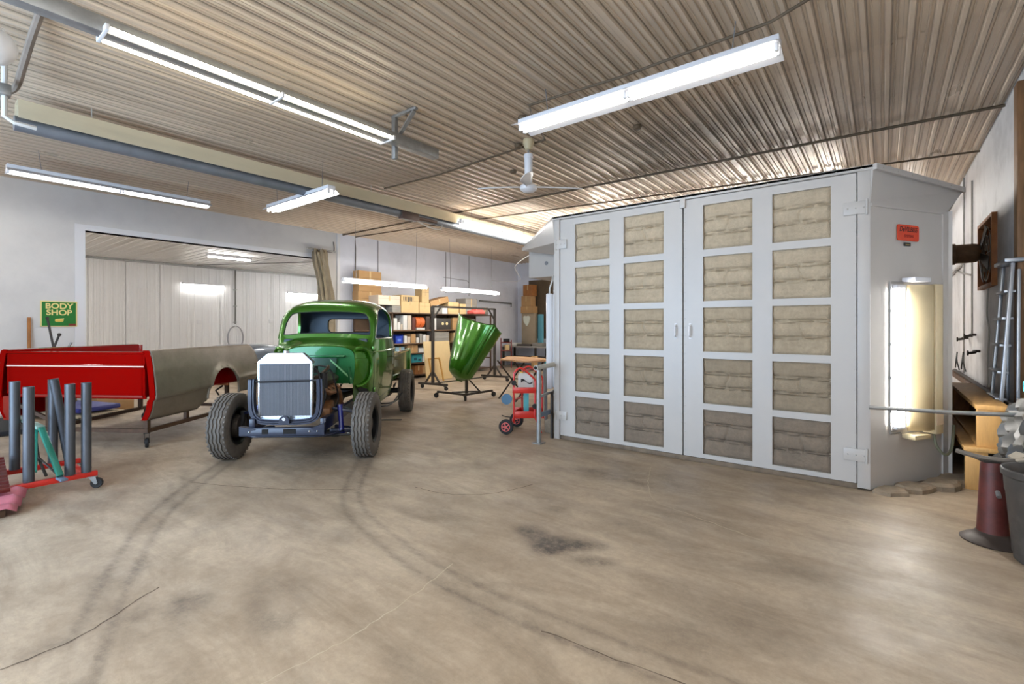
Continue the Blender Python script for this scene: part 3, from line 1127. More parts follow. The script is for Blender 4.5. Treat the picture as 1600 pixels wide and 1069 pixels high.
# left wing
A2 = Vector((-3.39, BY, 0))
B2 = Vector((-3.95, 6.18, 0))
TIP2 = Vector((-5.20, 7.0, 0))
F2 = Vector((-3.41, BY - .022, 0))
n2 = Vector((-.85, -.527, 0))
M().prism([up(A2, .02), up(B2, .02), up(B2, 2.54), up(A2, 2.54)], tuple(-n2 * .04)).build('wing_panel', W_BOOTH, booth)
d2 = (TIP2 - F2).normalized()
nf2 = Vector((-d2.y, d2.x, 0)) * -1
nf2 = Vector((d2.y, -d2.x, 0)) if Vector((d2.y, -d2.x, 0)).y < 0 else Vector((-d2.y, d2.x, 0))
M().prism([up(A2, 2.55), up(F2, 2.84), up(TIP2, 2.835)], tuple(-nf2 * .02)).build('fascia', W_BOOTH, booth)
M().add([up(A2, 2.55), up(TIP2, 2.835), up(B2, 2.55), up(A2, 2.57), up(TIP2, 2.855), up(B2, 2.57)], [(0, 1, 2), (5, 4, 3), (0, 3, 4, 1), (1, 4, 5, 2), (2, 5, 3, 0)]).build('soffit', W_BOOTH, booth)
ed = M()
ed.prism([up(F2, 2.84), up(TIP2, 2.84), up(TIP2, 2.885), up(F2, 2.885)], tuple(-nf2 * .05))
for q in range(8):
    p = F2.lerp(TIP2, .05 + q * .13)
    ed.sphere((p.x, p.y, 2.862), .006, 6)
ed.build('eave_edge', W_BOOTH, booth)
# overhead plenum with cable hole, hung behind the left wing
pl = M().bx(-5.06, -4.0, 7.02, 9.2, 2.33, 2.86, .006).build('plenum', W_BOOTH, booth)
M().cyl((-4.68, 7.012, 2.57), (-4.68, 7.03, 2.57), .035, n=16).build('vent_hole', mat('grey_vent', (130, 130, 132), .6), pl)
# body walls and roof
M().bx(-3.99, -3.95, 6.18, 9.2, 0, 2.86).build('side_wall', W_BOOTH, booth)
M().bx(.48, .52, 6.18, 9.2, 0, 2.56).build('side_wall', W_BOOTH, booth)
M().bx(-3.95, .48, 9.16, 9.2, 0, 2.86).build('rear_wall', W_BOOTH, booth)
M().prism([up(F2, 2.86), up(F0, 2.86), up(TIP, 2.86), (.64, 9.2, 2.86), (-4.3, 9.2, 2.86), (-4.3, 7.0, 2.86), up(TIP2, 2.86)], (0, 0, .02)).build('roof', W_BOOTH, booth)
# gate bar across to the right wall
tag(M().tube([(-.10, BY - .01, .745), (.42, BY + .03, .752), (XR, 5.47, .765)], .017, 10).build('gate_bar', GALV), 'thin grey horizontal bar running from the booth post to the right wall', 'bar')

# lamp housing on the right wing, hinged open (local x along the wing, local -y outwards)
W = thing('booth_lamp', 'open vertical tan lamp housing with glaring white tubes on the booth wing', 'light fixture', (-.09, BY, 0), math.atan2(.845, .535))
M().bx(.245, .42, -.012, -.004, .52, 1.84).build('reflector_back', W_LAMP, W)
for xx in (.30, .365):
    M().cyl((xx, -.035, .56), (xx, -.035, 1.80), .019, n=12).build('tube', TUBEH, W)
M().bx(.27, .40, -.05, -.012, 1.80, 1.83, .003).bx(.27, .40, -.05, -.012, .535, .56, .003).build('socket', W_PLAST, W)
M().tube([(.225, -.02, .50), (.225, -.02, 1.86), (.50, -.02, 1.86)], .007, 6).tube([(.225, -.02, .50), (.36, -.02, .50)], .007, 6).build('glass_frame', GALV, W)
for z in (.7, 1.0, 1.3, 1.6):
    M().bx(.214, .226, -.035, -.012, z - .012, z + .012).build('clip', GALV, W)
rows = []
for i in range(11):
    t_ = i / 10
    x = .425 + .27 * t_
    y = -.03 - .075 * math.sin(t_ * PI * .62 + .1)
    rows.append([(x, y, .515), (x, y, 1.835)])
o = M().grid(rows).build('hinged_reflector', TAN, W, 60)
solidify(o, .008, 0)
M().bx(.70, .80, -.115, -.004, .475, 1.845, .006).build('ballast_box', TAN, W)
sl = M()
for k in range(4):
    sl.bx(.694, .702, -.060, -.045, .90 + k * .135, 1.015 + k * .135)
sl.build('slot', DARKHOLE, W)
M().bx(.40, .62, -.12, -.01, 1.86, 1.90, .004).build('top_cap', W_LAMP, W)
M().bx(.40, .62, -.12, -.01, .445, .485, .004).build('bottom_cap', TAN, W)
M().tube(smoothpath([(.76, -.06, .475), (.75, -.09, .36), (.82, -.12, .28), (.95, -.1, .33), (1.08, -.05, .52)], 8), .012, 8).build('cable', mat('olive_cable', (110, 112, 92), .5), W)
M().bx(.70, .80, -.118, -.115, .56, .70).build('rating_label', mat('pink_tan_label', (214, 190, 160), .6), W)
# maker's sign
sg = thing('booth_sign', 'small orange-red maker sign on the white booth wing', 'sign', (-.09, BY, 0), math.atan2(.845, .535))
M().prism([(a + .49, -.004, b_ + 2.315) for a, b_ in rrect(.30, .145, .022)], (0, -.006, 0)).build('plate', SIGNO, sg)
LT = mat('dark_sign_lettering', (66, 12, 8), .6)
text('lettering', 'DeVILBISS', .062, LT, sg, (.49, -.0105, 2.345), (R(90), 0, 0), .0016, .0006, .92, .2)
text('lettering', 'SYSTEMS', .034, mat('red_sign_lettering', (130, 14, 6), .6), sg, (.50, -.0105, 2.285), (R(90), 0, 0), .001, .0006)
bd = thing('data_plate', 'tiny black data plate under the orange-red sign', 'plate', (-.09, BY, 0), math.atan2(.845, .535))
M().bx(.435, .53, -.008, -.003, 2.195, 2.228, .002).build('plate', BLACK, bd)
M().bx(.455, .51, -.0095, -.008, 2.203, 2.212).build('print_line', mat('brass_print', (150, 130, 80), .5), bd)

# left wing lamp: white housing seen from its back, with bright edge
lw = thing('booth_lamp', 'tall white lamp housing standing open at the booth left edge', 'light fixture', (-3.74, 5.85, 0), R(37.8))
M().bx(-.135, -.055, -.05, .06, .56, 1.93, .008).build('hinged_cover', W_LAMP, lw)
M().bx(-.055, .005, -.03, .06, .58, 1.92, .006).build('ballast_box', W_PLAST, lw)
M().cyl((.075, .0, .52), (.075, .0, 2.0), .016, n=12).build('tube', TUBEM, lw)
for z in (.47, 1.97):
    M().bx(-.03, .085, -.012, .012, z - .012, z + .012, .003).build('bracket', W_PLAST, lw)
M().tube(smoothpath([(-.09, 0, 1.93), (-.08, 0, 2.02), (-.05, 0, 2.12), (-.03, .1, 2.2)], 6), .012, 8).build('cable', WIREW, lw)

# rubble along the booth foot
rng = random.Random(11)
for i, (x, y, sx, sy, h) in enumerate([(.05, 5.33, .16, .10, .05), (.22, 5.55, .18, .11, .06), (.42, 5.82, .22, .13, .07), (.56, 6.1, .2, .16, .06), (-3.42, 5.33, .05, .06, .05)]):
    m = M()
    n = 10
    bot = [(sx * (1 + rng.uniform(-.25, .2)) * math.cos(2 * PI * k / n), sy * (1 + rng.uniform(-.25, .2)) * math.sin(2 * PI * k / n)) for k in range(n)]
    rows = [[(a, b_, 0) for a, b_ in bot], [(a * .97, b_ * .97, h * .6) for a, b_ in bot], [(a * .8, b_ * .8, h * rng.uniform(.8, 1)) for a, b_ in bot], [(a * .02, b_ * .02, h) for a, b_ in bot]]
    rows = [r_ + [r_[0]] for r_ in rows]
    m.grid(rows)
    o = m.build('concrete_chunk', STONE, smooth=20, loc=(x, y, 0), rot=(0, 0, R(57)))
    tag(o, ['flat broken concrete piece beside the booth front post', 'broken concrete piece under the middle of the booth wing', 'largest broken concrete slab along the booth wing foot',
            'broken concrete piece at the outer foot of the booth wing', 'small brown block under the booth left post'][i], 'rubble')
# ============================================================ GREEN PICKUP (local x forward, y to its left, z up; origin under the front axle)
tr = thing('pickup_truck', 'old metallic green pickup cab on bare chassis with exposed radiator and no hood', 'pickup truck', (-5.155, 2.78, 0), R(-48))

# ---- cab: loft along x
CAB = [  # x, ztop, wbelt, wtop, zsh, n, zbot
    (-.65, 1.22, .44, .435, 1.06, 3.2, .72), (-.70, 1.24, .51, .50, 1.06, 2.9, .68), (-.78, 1.265, .58, .567, 1.06, 2.7, .56),
    (-.86, 1.292, .612, .600, 1.08, 2.8, .46), (-.925, 1.318, .635, .620, 1.12, 3.2, .43), (-.955, 1.40, .645, .624, 1.17, 3.8, .42),
    (-.995, 1.50, .652, .624, 1.24, 4.4, .42), (-1.035, 1.60, .66, .624, 1.31, 4.6, .42), (-1.075, 1.69, .665, .626, 1.38, 3.9, .42),
    (-1.13, 1.755, .67, .632, 1.43, 3.4, .42), (-1.23, 1.80, .68, .642, 1.46, 3.2, .42), (-1.4, 1.832, .69, .655, 1.47, 3.1, .42),
    (-1.6, 1.842, .70, .668, 1.47, 3.1, .43), (-1.78, 1.832, .708, .674, 1.46, 3.1, .46), (-1.92, 1.80, .708, .674, 1.43, 3.1, .52),
    (-2.02, 1.745, .70, .664, 1.38, 3.2, .58), (-2.075, 1.69, .69, .65, 1.34, 3.3, .62), (-2.10, 1.64, .675, .635, 1.30, 3.4, .64)]
CX_ = [c[0] for c in CAB][::-1]


def cab_at(x):
    cols = list(zip(*CAB))
    return [float(np.interp(x, CX_, list(c)[::-1])) for c in cols[1:]]


NS, NA = 12, 16


def cab_half(x, off=0.0):
    zt, wb, wt, zs, n, zb = cab_at(x)
    pts = []
    zbelt = min(1.10, zs - .02)
    for i in range(NS):
        t = i / NS
        if t < .6:
            q = t / .6
            z = lerp(zb, zbelt, q)
            y = wb * (.955 + .045 * math.sin(q * PI * .62) / math.sin(PI * .62)) if q < 1 else wb
            y = wb * (.94 + .06 * (1 - (1 - q) ** 2.2))
        else:
            q = (t - .6) / .4
            z = lerp(zbelt, zs, q)
            y = lerp(wb, wt, q * q * (3 - 2 * q) * .6 + q * .4)
        pts.append((y, z))
    for i in range(NA + 1):
        a = i / NA * PI / 2
        pts.append((wt * max(0.0, math.cos(a)) ** (2 / n), zs + (zt - zs) * max(0.0, math.sin(a)) ** (2 / n)))
    return [(y + off, z) for y, z in pts]


xs_ = []
for a, b_ in zip(CAB[:-1], CAB[1:]):
    k = max(1, int(abs(b_[0] - a[0]) / .03))
    xs_ += [lerp(a[0], b_[0], i / k) for i in range(k)]
xs_.append(CAB[-1][0])
rows = []
for x in xs_:
    h = cab_half(x)
    full = [(x, y, z) for y, z in h] + [(x, -y, z) for y, z in h[-2::-1]]
    rows.append(full)
cm = M().grid(rows)
nv = len(rows[0])
last = (len(rows) - 1) * nv
cm.f.append(tuple(last + j for j in range(nv)))
cab = cm.build('cab', [GREEN, INTER], tr)
md = cab.modifiers.new('thick', 'SOLIDIFY')
md.thickness = .028
md.offset = -1
md.material_offset = 1
md.material_offset_rim = 0
md.use_even_offset = False
apply_mods(cab)


def prism_x(pts, x0, x1):
    return M().prism([(x0, y, z) for y, z in pts], (x1 - x0, 0, 0))


def prism_y(pts, y0, y1):
    return M().prism([(x, y0, z) for x, z in pts], (0, y1 - y0, 0))


ws = smoothpath([(-.535, 1.345, 0), (-.30, 1.362, 0), (0, 1.368, 0), (.30, 1.362, 0), (.535, 1.345, 0), (.555, 1.40, 0), (.535, 1.53, 0), (.47, 1.628, 0), (.30, 1.652, 0), (0, 1.66, 0), (-.30, 1.652, 0), (-.47, 1.628, 0), (-.535, 1.53, 0), (-.555, 1.40, 0)], 4, True)
wsp = [(p.x, p.y) for p in ws]
rw = rrect(.66, .22, .07, 5, 0, 1.47)
SWIN = smoothpath([(-1.02, 1.30, 0), (-1.40, 1.30, 0), (-1.76, 1.30, 0), (-1.82, 1.36, 0), (-1.82, 1.50, 0), (-1.76, 1.63, 0), (-1.58, 1.695, 0), (-1.38, 1.695, 0), (-1.20, 1.64, 0), (-1.09, 1.50, 0), (-1.02, 1.36, 0)], 4, True)
swp = [(p.x, p.y) for p in SWIN]
cut(cab, [prism_x(wsp, -1.2, -.6), prism_x(rw, -2.3, -1.9), prism_y(swp, -.9, .9)])
# rubber and bright trim round the openings, laid on the cab surface


def surf_y(x, z):
    h = cab_half(x)
    zz = [p[1] for p in h]
    return float(np.interp(z, zz, [p[0] for p in h]))


def surf_x_front(y, z):
    best, bx_ = 9, -1
    for x in np.linspace(-1.2, -.7, 120):
        h = cab_half(x)
        yy = [p[0] for p in h][::-1]
        zz = [p[1] for p in h][::-1]
        zt = float(np.interp(abs(y), yy, zz))
        if abs(zt - z) < best:
            best, bx_ = abs(zt - z), x
    return bx_


def scaled(pts, s):
    cx = sum(p[0] for p in pts) / len(pts)
    cy = sum(p[1] for p in pts) / len(pts)
    return [(cx + (p[0] - cx) * s, cy + (p[1] - cy) * s) for p in pts]


M().tube([(surf_x_front(y, z) - .012, y, z) for y, z in wsp], .011, 6, True).build('windshield_seal', RUBBLK, tr)
for s in (1, -1):
    M().tube([(x, s * (surf_y(x, z) + .003), z) for x, z in scaled(swp, 1.03)], .009, 6, True).build('window_trim', CHROME if s > 0 else GREEN, tr)
M().tube([(-2.10, y, z) for y, z in rw], .011, 6, True).build('rear_window_seal', RUBBLK, tr)
# door seams and handle
for s in (1, -1):
    sm_ = M()
    zs_ = np.linspace(.47, 1.30, 30)
    sm_.tube([(-.90, s * (surf_y(-.90, z) - .001), z) for z in np.linspace(.47, 1.12, 24)], .0045, 5)
    sm_.tube([(-1.93, s * (surf_y(-1.93, z) - .001), z) for z in np.linspace(.55, 1.66, 36)], .0045, 5)
    sm_.tube([(x, s * (surf_y(x, lerp(.47, .55, (x + .9) / -1.03)) - .001), lerp(.47, .55, (x + .9) / -1.03)) for x in np.linspace(-.9, -1.93, 24)], .0045, 5)
    sm_.build('door_seam', BLACK, tr)
    M().tube([(x, s * (surf_y(x, 1.125) + .004), 1.125) for x in np.linspace(-.72, -2.06, 30)], .010, 6).build('belt_bead', GREEN, tr)
    hd_ = M().box((-.90, s * (surf_y(-.90, 1.18) + .012), 1.165), (.05, .03, .07), bev=.008)
    hd_.box((-.93, s * (surf_y(-.9, .62) + .012), .62), (.05, .03, .07), bev=.008)
    hd_.build('door_hinge', GREEN, tr)
# firewall, its upper ledge and stiffeners
fw = M().prism([(-.655, y, z) for y, z in [(-.40, .74), (.40, .74)] + [p for p in [(q[0] * .985, q[1] - .012) for q in cab_half(-.65)] if p[1] > .76] + [(-p[0], p[1]) for p in [(q[0] * .985, q[1] - .012) for q in cab_half(-.65)][::-1] if p[1] > .76]], (-.012, 0, 0))
fw.build('firewall', GREENP, tr)
M().beam((-.62, -.32, 1.085), (-.62, .32, 1.085), .07, .025, .006).build('firewall_ledge', GREENP, tr)
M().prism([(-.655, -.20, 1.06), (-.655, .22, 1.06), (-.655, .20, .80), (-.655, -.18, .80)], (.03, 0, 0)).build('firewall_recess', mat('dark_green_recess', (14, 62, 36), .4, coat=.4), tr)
for s in (1, -1):
    M().beam((-.635, s * .12, 1.06), (-.62, s * .40, .80), .018, .018).build('brace', mat('pale_green_rod', (120, 176, 120), .4), tr)
    M().beam((-.64, s * .36, .95), (-.62, s * .40, .74), .05, .02).build('brace', GREENP, tr)
    # fender mounting flange: raised lip curving down the cowl side
    fl = [(-.66, .44, 1.17), (-.70, .515, 1.185), (-.76, .57, 1.14), (-.80, .605, 1.02), (-.80, .612, .90), (-.76, .585, .78), (-.70, .52, .715), (-.655, .45, .70)]
    P = smoothpath([(x, s * (max(y, surf_y(max(-.86, x), z)) + .004), z) for x, y, z in fl], 6)
    M().tube(P, .021, 8).build('fender_flange', GREEN, tr)
    # splash panel below the cowl
    M().prism([(-.655, s * .42, .73), (-.655, s * .43, .46), (-.78, s * .58, .42), (-.92, s * .625, .42), (-.86, s * .605, .58)], (0, -s * .012, 0)).build('splash_panel', mat('olive_green_panel', (62, 84, 34), .3, .4, coat=.6), tr)
    M().prism([(-.66, s * .445, .70), (-.74, s * .56, .66), (-.86, s * .622, .50), (-.80, s * .60, .48), (-.68, s * .47, .64)], (0, s * .012, 0)).build('recess_shade_sheet', BLACK, tr)  # black sheet standing in for the shade inside the open fender recess
# interior: dash, seat back, far pillar bits
M().box((-.98, 0, 1.25), (.16, 1.08, .10), bev=.03).build('dashboard', INTER, tr)
M().box((-1.93, 0, 1.12), (.12, 1.1, .42), (0, R(-8), 0), .04).build('seat_back', mat('dark_seat_cloth', (44, 50, 58), .8), tr)
# ---- chassis
for s in (1, -1):
    fr = M()
    fr.beam((.36, s * .36, .43), (-.9, s * .38, .46), .06, .13, .008)
    fr.beam((-.88, s * .38, .46), (-2.4, s * .42, .46), .06, .13, .008)
    fr.beam((-2.38, s * .42, .46), (-2.9, s * .42, .58), .06, .12, .008)
    fr.beam((-2.88, s * .42, .58), (-4.5, s * .42, .55), .06, .12, .008)
    fr.build('frame_rail', NAVY if s > 0 else NAVY, tr)
xm = M()
sec = [(.35, .325), (.41, .33), (.415, .385), (.405, .408), (.36, .412), (.35, .40)]
xm.prism([(x, -.46, z) for x, z in sec], (0, .85, 0))
xm.prism([(.42, -.46, .335), (.42, -.30, .40), (.42, -.46, .43)], (-.06, 0, 0)).prism([(.42, .39, .335), (.42, .24, .40), (.42, .39, .455)], (-.06, 0, 0))
xm.build('front_crossmember', NAVY, tr)
hl = M()
hl.bx(.408, .421, -.235, -.175, .350, .398).bx(.408, .421, -.02, .10, .350, .398)
hl.build('crossmember_slot', DARKHOLE, tr)
for y in (-.36, .32, .24):
    M().sphere((.418, y, .374), .010, 6).build('bolt', CHROME, tr)
# U-shaped radiator cradle
U = [(-.385, .90), (-.388, .70), (-.375, .56), (-.33, .488), (-.25, .458), (0, .452), (.17, .458), (.26, .488), (.30, .56), (.313, .70), (.31, .90)]
Up = smoothpath([(y, z, 0) for y, z in U], 6)
rows = []
for i, p in enumerate(Up):
    t = (Up[min(i + 1, len(Up) - 1)] - Up[max(i - 1, 0)]).normalized()
    n_ = Vector((-t.y, t.x, 0))
    rows.append([(xx, p.x + n_.x * o_, p.y + n_.y * o_) for xx, o_ in ((.315, -.026), (.325, -.030), (.325, -.012), (.335, -.006), (.335, .010), (.325, .016), (.325, .03), (.26, .03), (.26, -.026), (.315, -.026))])
M().grid(rows).build('radiator_cradle', NAVY, tr)
M().prism([(.338, -.09 + .0, .445)] + [(.338, -.035 + .052 * math.cos(a), .475 + .05 * math.sin(a)) for a in np.linspace(PI, 0, 12)] + [(.338, .02, .445)], (.03, 0, 0)).build('tow_loop', NAVY, tr)
M().cyl((.366, -.035, .492), (.372, -.035, .492), .018, n=14).build('loop_hole', CHROME, tr)
# radiator
rad = M()
rad.bx(.235, .275, -.315, .205, .51, 1.065)
rad.build('radiator_core', mat('radiator_fins', (74, 78, 86), .6, .2, var=.2, scale=30), tr)
rf = M()
for i in range(44):
    y = -.31 + i * .0118
    rf.bx(.274, .2805, y - .0028, y + .0028, .512, 1.063)
f_ = rf.build('radiator_fins', mat('radiator_tube', (116, 118, 124), .55, .3), tr, 0)
f_['kind'] = 'stuff'
rt = M()
rt.bx(.225, .285, -.335, -.314, .49, 1.075, .004).build('side_channel', ALU, tr)
M().bx(.225, .285, .204, .225, .49, 1.075, .004).build('side_channel', ALU, tr)
rt = M()
rows = []
for x0, dy, z in ((.29, 0, 1.066), (.29, 0, 1.085), (.245, .075, 1.158), (.235, .085, 1.162)):
    rows.append((x0, dy, z))
vs = []
for (xf, xb, dy, z) in ((.292, .20, .0, 1.064), (.292, .20, .0, 1.082), (.272, .20, .10, 1.172), (.262, .205, .108, 1.176)):
    vs += [(xf, -.335 + dy, z), (xf, .225 - dy, z), (xb, .225 - dy, z), (xb, -.335 + dy, z)]
fs = []
for k in range(3):
    for j in range(4):
        fs.append((k * 4 + j, k * 4 + (j + 1) % 4, k * 4 + 4 + (j + 1) % 4, k * 4 + 4 + j))
fs += [(0, 3, 2, 1), (12, 13, 14, 15)]
rt.add(vs, fs).build('radiator_top_tank', ALU, tr, 20)
M().prism([(.285, -.335, .512), (.285, .225, .512), (.285, .19, .475), (.285, -.30, .475)], (-.06, 0, 0)).build('radiator_bottom_tank', ALU, tr)
M().cyl((.235, -.06, 1.172), (.235, -.06, 1.20), .032, n=16).build('radiator_cap', CHROME, tr)
M().tube([(.30, -.40, .872), (.30, .325, .888)], .010, 8).build('tie_bar', BLACK, tr)
# engine and its dressings
en = M()
en.box((-.25, 0, .70), (.66, .34, .30), bev=.03)
en.box((-.25, 0, .46), (.60, .26, .16), bev=.03)
en.build('engine_block', ENGINE, tr)
for s in (1, -1):
    M().box((-.26, s * .20, .84), (.56, .15, .10), (R(s * -35), 0, 0), .025).build('valve_cover', ENGINE, tr)
    M().tube(smoothpath([(.0, s * .24, .74), (-.1, s * .30, .70), (-.4, s * .31, .68), (-.55, s * .30, .5), (-.9, s * .28, .42), (-2.0, s * .25, .40)], 5), .028, 8).build('exhaust_pipe', COPPER, tr)
    for k in range(4):
        M().tube([(-.04 - k * .14, s * .19, .76), (-.05 - k * .14, s * .27, .74), (-.07 - k * .14, s * .30, .70)], .020, 8).build('exhaust_port', COPPER, tr)
M().cyl((-.22, 0, .92), (-.22, 0, 1.0), .12, n=20).build('air_cleaner', BLACK, tr)
M().cyl((-.02, .25, .76), (-.02, .25, .93), .042, n=16).cyl((-.02, .25, .93), (-.02, .25, .94), .05, n=16).build('oil_canister', BLACK, tr)
M().cyl((.08, .17, .80), (.16, .17, .80), .07, n=18).cyl((.16, .17, .80), (.18, .17, .80), .045, n=18).build('alternator', ENGINE, tr)
M().cyl((.12, -.02, .66), (.15, -.02, .66), .10, n=22).cyl((.1, .14, .60), (.15, .14, .60), .07, n=18).build('pulley', BLACK, tr)
M().tube(smoothpath([(-.0, .12, 1.02), (.02, .20, .95), (.05, .24, .85), (.02, .28, .7), (.08, .27, .56), (.02, .31, .48)], 6), .011, 6).tube(smoothpath([(-.3, .1, 1.0), (-.2, .26, .96), (-.15, .34, .8), (-.2, .36, .62), (-.1, .33, .5)], 6), .010, 6).tube(smoothpath([(.1, -.1, .95), (.18, -.12, 1.05), (.2, -.1, 1.1)], 6), .025, 8).build('hose', BLACK, tr)
M().tube(smoothpath([(-.02, .20, .90), (-.05, .28, .98), (-.15, .26, 1.0), (-.3, .2, .98)], 6), .018, 8).build('hose', ENGINE, tr)
M().box((.0, .30, .52), (.30, .10, .14), (0, R(10), R(8)), .02).build('starter_bracket', COPPER, tr)
M().cyl((-.55, 0, .50), (-1.5, 0, .44), .13, .08, n=18).build('gearbox', ENGINE, tr)
M().cyl((-1.5, 0, .44), (-2.8, 0, .40), .04, n=12).build('prop_shaft', DARKST, tr)
# front suspension
for s in (1, -1):
    su = M()
    su.beam((.06, s * .34, .30), (.02, s * .64, .30), .035, .05, .006).beam((-.16, s * .34, .30), (.0, s * .64, .30), .035, .05, .006)
    su.build('lower_control_arm', NAVY, tr)
    su = M().beam((.03, s * .36, .545), (.01, s * .60, .50), .03, .03, .006).beam((-.13, s * .36, .545), (-.01, s * .60, .50), .03, .03, .006)
    su.build('upper_control_arm', NAVY, tr)
    M().cyl((.06, s * .47, .30), (.02, s * .44, .585), .028, n=12).cyl((.06, s * .47, .26), (.06, s * .47, .30), .035, n=12).build('shock_absorber', mat('royal_blue_paint', (30, 36, 120), .3, coat=.8), tr)
    M().tube([(.0, s * .63, .25), (.0, s * .64, .36), (.0, s * .61, .52)], [.035, .045, .03], 10).cyl((0, s * .60, .36), (0, s * .76, .36), .035, n=12).build('steering_knuckle', BLACK, tr)
    M().tube([(.11, s * .60, .27), (.13, s * .30, .27), (.13, 0, .27)], .014, 8).build('tie_rod', BLACK, tr)
    M().cyl((-.05, s * .37, .28), (-.05, s * .37, .22), .055, n=16).build('spring_pan', BLACK, tr)
    M().tube([(.0, s * .58, .29), (.02, s * .52, .26)], .02, 8).sphere((.06, s * .475, .262), .022, 8).build('ball_joint', CHROME, tr)
M().tube(smoothpath([(.1, -.5, .31), (.22, -.44, .285), (.24, -.2, .285), (.24, .3, .285), (.1, .5, .31)], 6), .012, 8).build('sway_bar', NAVY, tr)
M().box((-.05, 0, .25), (.12, .80, .06), bev=.015).build('suspension_beam', BLACK, tr)
# rear axle
M().cyl((-2.86, -.62, .36), (-2.86, .62, .36), .045, n=14).sphere((-2.86, 0, .36), .15, 12, (1, 1, 1)).build('rear_axle', BLACK, tr)
for s in (1, -1):
    for k in range(3):
        M().tube(smoothpath([(-2.25 - k * .12, s * .48, .42 - k * .004), (-2.55, s * .48, .335 - k * .012), (-2.86, s * .48, .31 - k * .014), (-3.2, s * .48, .335 - k * .012), (-3.45 + k * .12, s * .48, .42 - k * .004)], 6), .011, 6).build('leaf_spring', BLACK, tr)
    # running board brackets: thin bowed strips
    for (xa, za) in ((-1.35, .36), (-1.75, .34)):
        M().tube(smoothpath([(xa + .1, s * .40, za), (xa, s * .60, za - .03), (xa - .25, s * .72, za - .035), (xa - .75, s * .74, za + .02)], 6), .012, 6).build('running_board_bracket', BLACK, tr)


# ---- wheels
def tyre_mesh():
    hw = .092
    prof = []  # (r, z, groove?)
    side = [(.205, -.070, 0), (.212, -.085, 0), (.235, -.098, 0), (.27, -.104, 0), (.31, -.100, 0), (.338, -.092, 0)]
    prof += side
    gx = [-.055, -.019, .019, .055]
    prof += [(.352, -.080, 0)]
    for g in gx:
        prof += [(.3595, g - .0075, 1), (.346, g - .005, 1), (.346, g + .005, 1), (.3595, g + .0075, 1)]
    prof += [(.352, .080, 0)]
    prof += [(r_, -z, 0) for r_, z, _ in side[::-1]]
    n = 84
    wob = lambda i, j: (.0042 if j % 4 < 2 else -.0042) if prof[i][2] else 0
    m = M().lathe([(r_, z) for r_, z, _ in prof], n, Matrix.Rotation(R(90), 4, 'X'), wob)
    # shoulder notches
    for j in range(42):
        a = 2 * PI * j / 42
        for s in (-1, 1):
            m.box((.3535 * math.cos(a), s * .084, .3535 * math.sin(a)), (.006, .016, .020), (0, -a, 0))
    return m.mesh('tyre', RUBBER, 30)


def rim_mesh():
    m = M().lathe([(.20, -.075), (.205, -.085), (.198, -.088), (.186, -.07), (.18, -.01), (.165, .02), (.11, .035), (.085, .03), (.07, .05), (.001, .052)], 36, Matrix.Rotation(R(-90), 4, 'X'))
    m.lathe([(.186, -.07), (.18, .07), (.198, .088), (.205, .08)], 36, Matrix.Rotation(R(-90), 4, 'X'))
    return m.mesh('rim', BLACK, 40)


TY, RM = tyre_mesh(), rim_mesh()
for (x, y) in ((0, .735), (0, -.735), (-2.86, .76), (-2.86, -.76)):
    s = 1 if y > 0 else -1
    o = bpy.data.objects.new('tyre', TY)
    COL.objects.link(o)
    o.parent = tr
    o.location = (x, y, .36)
    r_ = bpy.data.objects.new('rim', RM)
    COL.objects.link(r_)
    r_.parent = o
    r_.rotation_euler = (0, 0, 0 if s > 0 else PI)
    bd_ = M().cyl((0, -s * .02, 0), (0, -s * .11, 0), .13, .12, n=24).build('brake_drum', DARKST, o)

# ---- stepside bed
BX0, BX1 = -2.22, -4.25
for s in (1, -1):
    m = M()
    m.prism([(BX0, s * .60, .58), (BX0, s * .60, 1.00), (BX1, s * .60, .98), (BX1, s * .60, .56)], (0, -s * .02, 0))
    bs = m.build('bed_side', GREEN, tr)
    M().tube([(BX0, s * .615, 1.01), (BX1 + .02, s * .615, .99)], .024, 10).build('bed_rail', GREEN, tr)
    M().box((BX1 + .01, s * .60, .80), (.09, .09, .44), bev=.015).build('stake_post', GREEN, tr)
    M().box((BX0 - .03, s * .60, .80), (.06, .06, .44), bev=.012).build('stake_post', GREEN, tr)
    M().beam((BX0 - .02, s * .61, .62), (BX1, s * .61, .60), .03, .06, .01).build('bed_sill', GREEN, tr)
M().bx(BX0 - .03, BX0 - .01, -.6, .6, .58, 1.0).build('bed_bulkhead', GREEN, tr)
M().bx(BX1 - .01, BX1 + .015, -.56, .56, .58, .96, .006).build('tailgate', GREEN, tr)
M().bx(BX1, BX0, -.58, .58, .60, .63).build('bed_floor', mat('bed_floor_boards', (96, 66, 40), .6, var=.25, stretch=(.5, 8, 1)), tr)

# ============================================================ PICKUP BED ON A ROLLING DOLLY
bd = thing('pickup_bed', 'red pickup bed with one grey primed side, nose corner towards the room', 'truck bed', (-6.96, 1.87, 0), R(122.5))
BPROF = [(.06, 1.135), (.055, 1.165), (.0, 1.17), (-.015, 1.155), (-.035, 1.09), (-.055, .98), (-.07, .85), (-.082, .72), (-.088, .62), (-.085, .585), (-.062, .565), (-.055, .54), (-.045, .47), (-.02, .40), (.015, .335), (.03, .33)]
bp_z = [p[1] for p in BPROF][::-1]
bp_y = [p[0] for p in BPROF][::-1]


